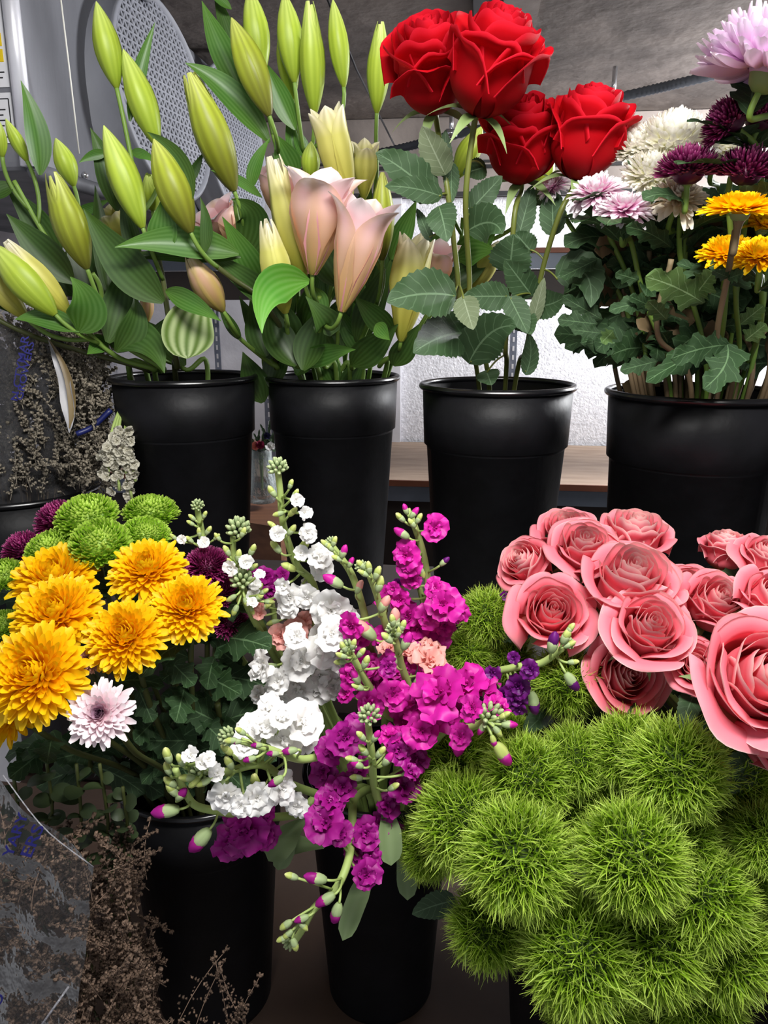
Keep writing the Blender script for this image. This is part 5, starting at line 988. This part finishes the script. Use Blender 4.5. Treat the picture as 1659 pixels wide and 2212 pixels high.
def text_part(txt, t, mat, pos, size, xdir, normal, name='lettering'):
    cu = bpy.data.curves.new('txt', 'FONT'); cu.body = txt; cu.size = size; cu.extrude = .0002; cu.offset = size*.012; cu.resolution_u = 3
    ob = bpy.data.objects.new('txt', cu); COL.objects.link(ob); bpy.context.view_layer.update()
    me = bpy.data.meshes.new_from_object(ob.evaluated_get(bpy.context.evaluated_depsgraph_get())); bpy.data.objects.remove(ob)
    x = nrm(xdir); n = nrm(normal); y = np.cross(n, x); R = np.stack([x, nrm(y), n], 1); M = xf(t, pos, R, 1)
    me.materials.clear(); return obj(name, me, mat, t, M)
def text_px(txt, t, x0, y0, x1, y1, Y, h, off=0):
    a, b_ = K(x0, y0, Y), K(x1, y1, Y); n = nrm(CAMP-a); n = nrm(n-nrm(b_-a)*np.dot(n, nrm(b_-a)))
    o = text_part(txt, t, 'ink_blue', a, h*mpp(a), b_-a, n); w = max(v.co.x for v in o.data.vertices); s = np.linalg.norm(b_-a)/w
    for v in o.data.vertices: v.co.x *= s
text_px('N CTYMAR', t, 38, 868, 62, 726, .985, 20); text_px('GROWERS', t, 48, 866, 74, 740, .983, 19)
# paper and tape on the wrapped bunch
t = thing('paper_wrap', 'torn white and brown paper wrap with blue edging inside the plastic at left', 'paper wrap', K(130, 900, 1.03))
mb = MB(); leaf(mb, K(150, 935, 1.0), K(95, 715, 1.03), .020, (.012, 0, 0), .5, 'lance', 14, 7, .5, .10); part('white_paper', mb, 'paper_white', t)
mb = MB(); leaf(mb, K(150, 925, 1.0), K(95, 720, 1.02), .011, (.016, 0, 0), .2, 'lance', 14, 5, .3, .04); part('brown_paper', mb, 'kraft', t)
mb = MB(); mb.tube(spline([K(240, 885, 1.06), K(200, 922, 1.05), K(165, 938, 1.04)], 12), .004, 8); part('blue_tape', mb, 'tape_blue', t)
# bunch of drooping white florets beside bucket 1
t = thing('white_floret_bunch', 'hanging bunch of small off-white bell florets beside the leftmost tall bucket', 'flower bunch', K(262, 890, 1.04))
mb = MB(); ends = [(225, 1030), (250, 1060), (278, 1080), (215, 985), (285, 1040)]
fl = MB()
for k, (ex, ey) in enumerate(ends):
    P = spline([K(262+k*3, 875, 1.06), K(240+k*9, 940, 1.03), K(ex+8, ey, 1.02)], 14); mb.tube(P, .0022, 6)
    for i in range(1, 14):
        pass
part('stalk', mb, 'stem_pale', t)
for k, (ex, ey) in enumerate(ends):
    for i in range(15):
        f_ = i/14; y_ = 930+(ey-930)*f_; p = K(262+k*3+(ex-262-k*3)*f_+random.uniform(-9, 9), y_, 1.02+random.uniform(-.008, .008)); n = nrm(np.array([random.uniform(-.8, .8), -1, random.uniform(-.8, .3)]))
        obj('floret', FLO2[i % 3], 'dried_white', t, xf(t, p, basis(n, i), .0082*random.uniform(.8, 1.2)))
# lower left: brown sprigs, round leaves, sleeve
dk = DKZ
def reg_low():
    while True:
        x, y = random.uniform(-60, 330), random.uniform(1800, 2300)
        if x < 330-(2050-y)*.12 or y > 2050: return x, y, random.uniform(.60, .78)-.0001*(y-1800)
clump('dried_bunch', 'brown feathery dried bunch lying at the lower left beside the yellow chrysanthemum bucket', 'dried bunch', room(-.38, .62, dk), reg_low, 380, .06, .0052, 'heather_brown', (.1, -.3, 1))
# bulky interior so the bunch has body
for k, (x0, y0, x1, y1) in enumerate(((345, 2200, 345, 2060), (405, 2190, 408, 2075), (375, 2215, 340, 2130), (500, 2200, 490, 2060), (520, 2190, 560, 2140), (480, 2150, 435, 2090), (515, 2180, 545, 2100), (430, 2230, 380, 2150), (470, 2235, 450, 2160), (330, 2225, 305, 2140), (560, 2235, 535, 2180), (300, 2240, 330, 2180))):
    p, q = K(x0, y0, .60), K(x1, y1, .61); t = thing('dried_sprig', 'single thin brown dried sprig standing before the yellow chrysanthemum bucket near the bottom edge', 'dried sprig', p, 'single dried sprigs at the bottom edge')
    mb = MB(); sprig(mb, p-(q-p)*1.2, q-p, np.linalg.norm(q-p)*2.1, .0045, 7); part('sprig', mb, 'heather_brown', t)
for k, (x0, y0, x1, y1, lab) in enumerate(((110, 1860, 100, 1640, 'leafy branch with dull round green leaves at the left, beside the plastic edge'), (235, 1900, 215, 1650, 'leafy branch with dull round green leaves against the yellow chrysanthemum bucket'), (170, 1900, 165, 1650, 'leafy branch with dull round green leaves, middle one under the pink chrysanthemum'), (270, 1890, 265, 1700, 'leafy branch of small dull green leaves nearest the bucket side'), (40, 1900, 30, 1680, 'leafy branch behind the plastic sleeve at the left edge'))):
    P = spline([room(-.36, .64, dk+.02), K(x0, y0, .70), K((x0+x1)/2+8, (y0+y1)/2, .69), K(x1, y1, .68)], 24); t = thing('leafy_branch', lab, 'branch', P[0]); mb = MB(); mb.tube(P, .0018, 6); part('stem', mb, 'stem_dark', t)
    for j in range(11):
        q = P[8+j+j//3]; a = j*2.4+k; e = nrm([math.cos(a), -.35+.5*math.sin(a), random.uniform(-.2, .5)]); L = random.uniform(.014, .026); lm = MB(); leaf(lm, q, q+e*L, L*.8, (0, 0, .002), random.uniform(-.6, .6), 'round', 12, 5, .15, face=(0, -.5, .85)); part('leaf', lm, 'euca_leaf', t)
t = thing('plastic_sleeve', 'clear plastic sleeve with blue lettering over the brown bunch at the lower left', 'plastic sleeve', K(80, 2000, .6))
A, Bp, Cc, Dd = K(10, 1670, .585), K(205, 1868, .575), K(150, 2330, .53), K(-150, 2330, .53)
E = K(-150, 1640, .60)
def sl2(u, v):
    top = E*(1-u)+A*u if u < .5 else A*(1-(u-.5)*2)+Bp*(u-.5)*2
    if u < .5: top = E*(1-u*2)+A*u*2
    bot = Dd*(1-u)+Cc*u; p = top*(1-v)+bot*v; return p+np.array([0, -.012*math.sin(math.pi*u)+.004*math.sin(u*17+v*9)+.002*math.sin(v*31), 0])
part('sleeve_sheet', sheet(sl2, 40, 40), 'cellophane_dull', t)
mb = MB(); mb.tube(spline([A+[0, -.003, 0], (A+Bp)/2+[0, -.012, 0], Bp+[0, -.003, 0]], 10), .0006, 6); part('folded_edge', mb, 'cellophane_fold', t); mb = MB(); mb.tube([K(148, 2132, .53), K(75, 2235, .52)], .0010, 6); part('folded_edge', mb, 'cellophane_fold', t)
text_px('YARY', t, 26, 1852, 62, 1758, .545, 30); text_px('ERS', t, 66, 1855, 96, 1786, .543, 34)
text_px('GRO', t, -20, 2222, 10, 2150, .50, 30)
# glass vase with anemones
vc = K(566, 1060, 1.62); vz = K(566, 1083, 1.62)[2]
t = thing('glass_vase', 'small clear glass vase of cut stems between the two lily buckets', 'vase', (vc[0], vc[1], vz)); b = MB()
b.lathe([(.001, 0), (.028, 0), (.034, .02), (.028, .07), (.024, .11), (.025, .12), (.023, .12), (.022, .07), (.03, .02), (.001, .008)], (vc[0], vc[1], vz), 28); part('vase_body', b, 'vase_glass', t)
for k, (fx, fy, w, mt, lab) in enumerate(((553, 965, 24, 'anemone_pink', 'coral pink'), (563, 962, 22, 'anemone_red', 'crimson'), (585, 965, 26, 'stock_white', 'white'), (577, 942, 20, 'anemone_navy', 'dark blue'))):
    c = K(fx, fy, 1.58); s = w*mpp(c)/2; p0 = np.array([vc[0], vc[1], vz+.012]); t = thing('anemone', lab+' anemone in the small glass vase between the two lily buckets', 'anemone', p0)
    mb = MB(); mb.tube(spline([p0, p0+np.array([(c[0]-p0[0])*.3, -.01, .11]), c+np.array([0, .01, -.005])], 12), .0018, 6); part('stem', mb, 'stem_green', t)
    obj('flower_head', FLO2[k % 3], mt, t, xf(t, c, basis((0, -.9, .4), k), s))
    for j in range(5): lm = MB(); a = j*1.3; q = c+np.array([0, .015, -.01]); leaf(lm, q, q+np.array([math.cos(a)*.02, .005, .02+math.sin(a)*.025]), .008, (0, 0, 0), 0, 'lobed', 12, 3); part('leaf', lm, 'mum_leaf', t)

# ================================================================== LIGHT
def area(name, loc, target, sx, sy, power, col=(1, 1, 1)):
    l = bpy.data.lights.new(name, 'AREA'); l.shape = 'RECTANGLE'; l.size = sx; l.size_y = sy; l.energy = power; l.color = col
    o = bpy.data.objects.new(name, l); COL.objects.link(o); o.location = loc
    d = Vector(target)-Vector(loc); o.rotation_euler = d.to_track_quat('-Z', 'Y').to_euler(); return o
area('ceiling_lamp', (.12, .22, 2.05), (.08, .78, 1.1), .6, .22, 17, (1, .985, .96))
area('wall_fill', (1.3, 1.85, 2.04), (.2, 2.35, 1.05), .3, .8, 60, (.97, .98, 1))  # added source out of view, brightens the back wall
w = bpy.data.worlds.new('world'); SC.world = w; w.use_nodes = True
w.node_tree.nodes['Background'].inputs[0].default_value = (.9, .93, 1, 1); w.node_tree.nodes['Background'].inputs[1].default_value = .30
SC.view_settings.view_transform = 'Standard'; SC.view_settings.look = 'None'; SC.view_settings.gamma = 1; SC.view_settings.use_curve_mapping = False
SC.view_settings.exposure = 0.65
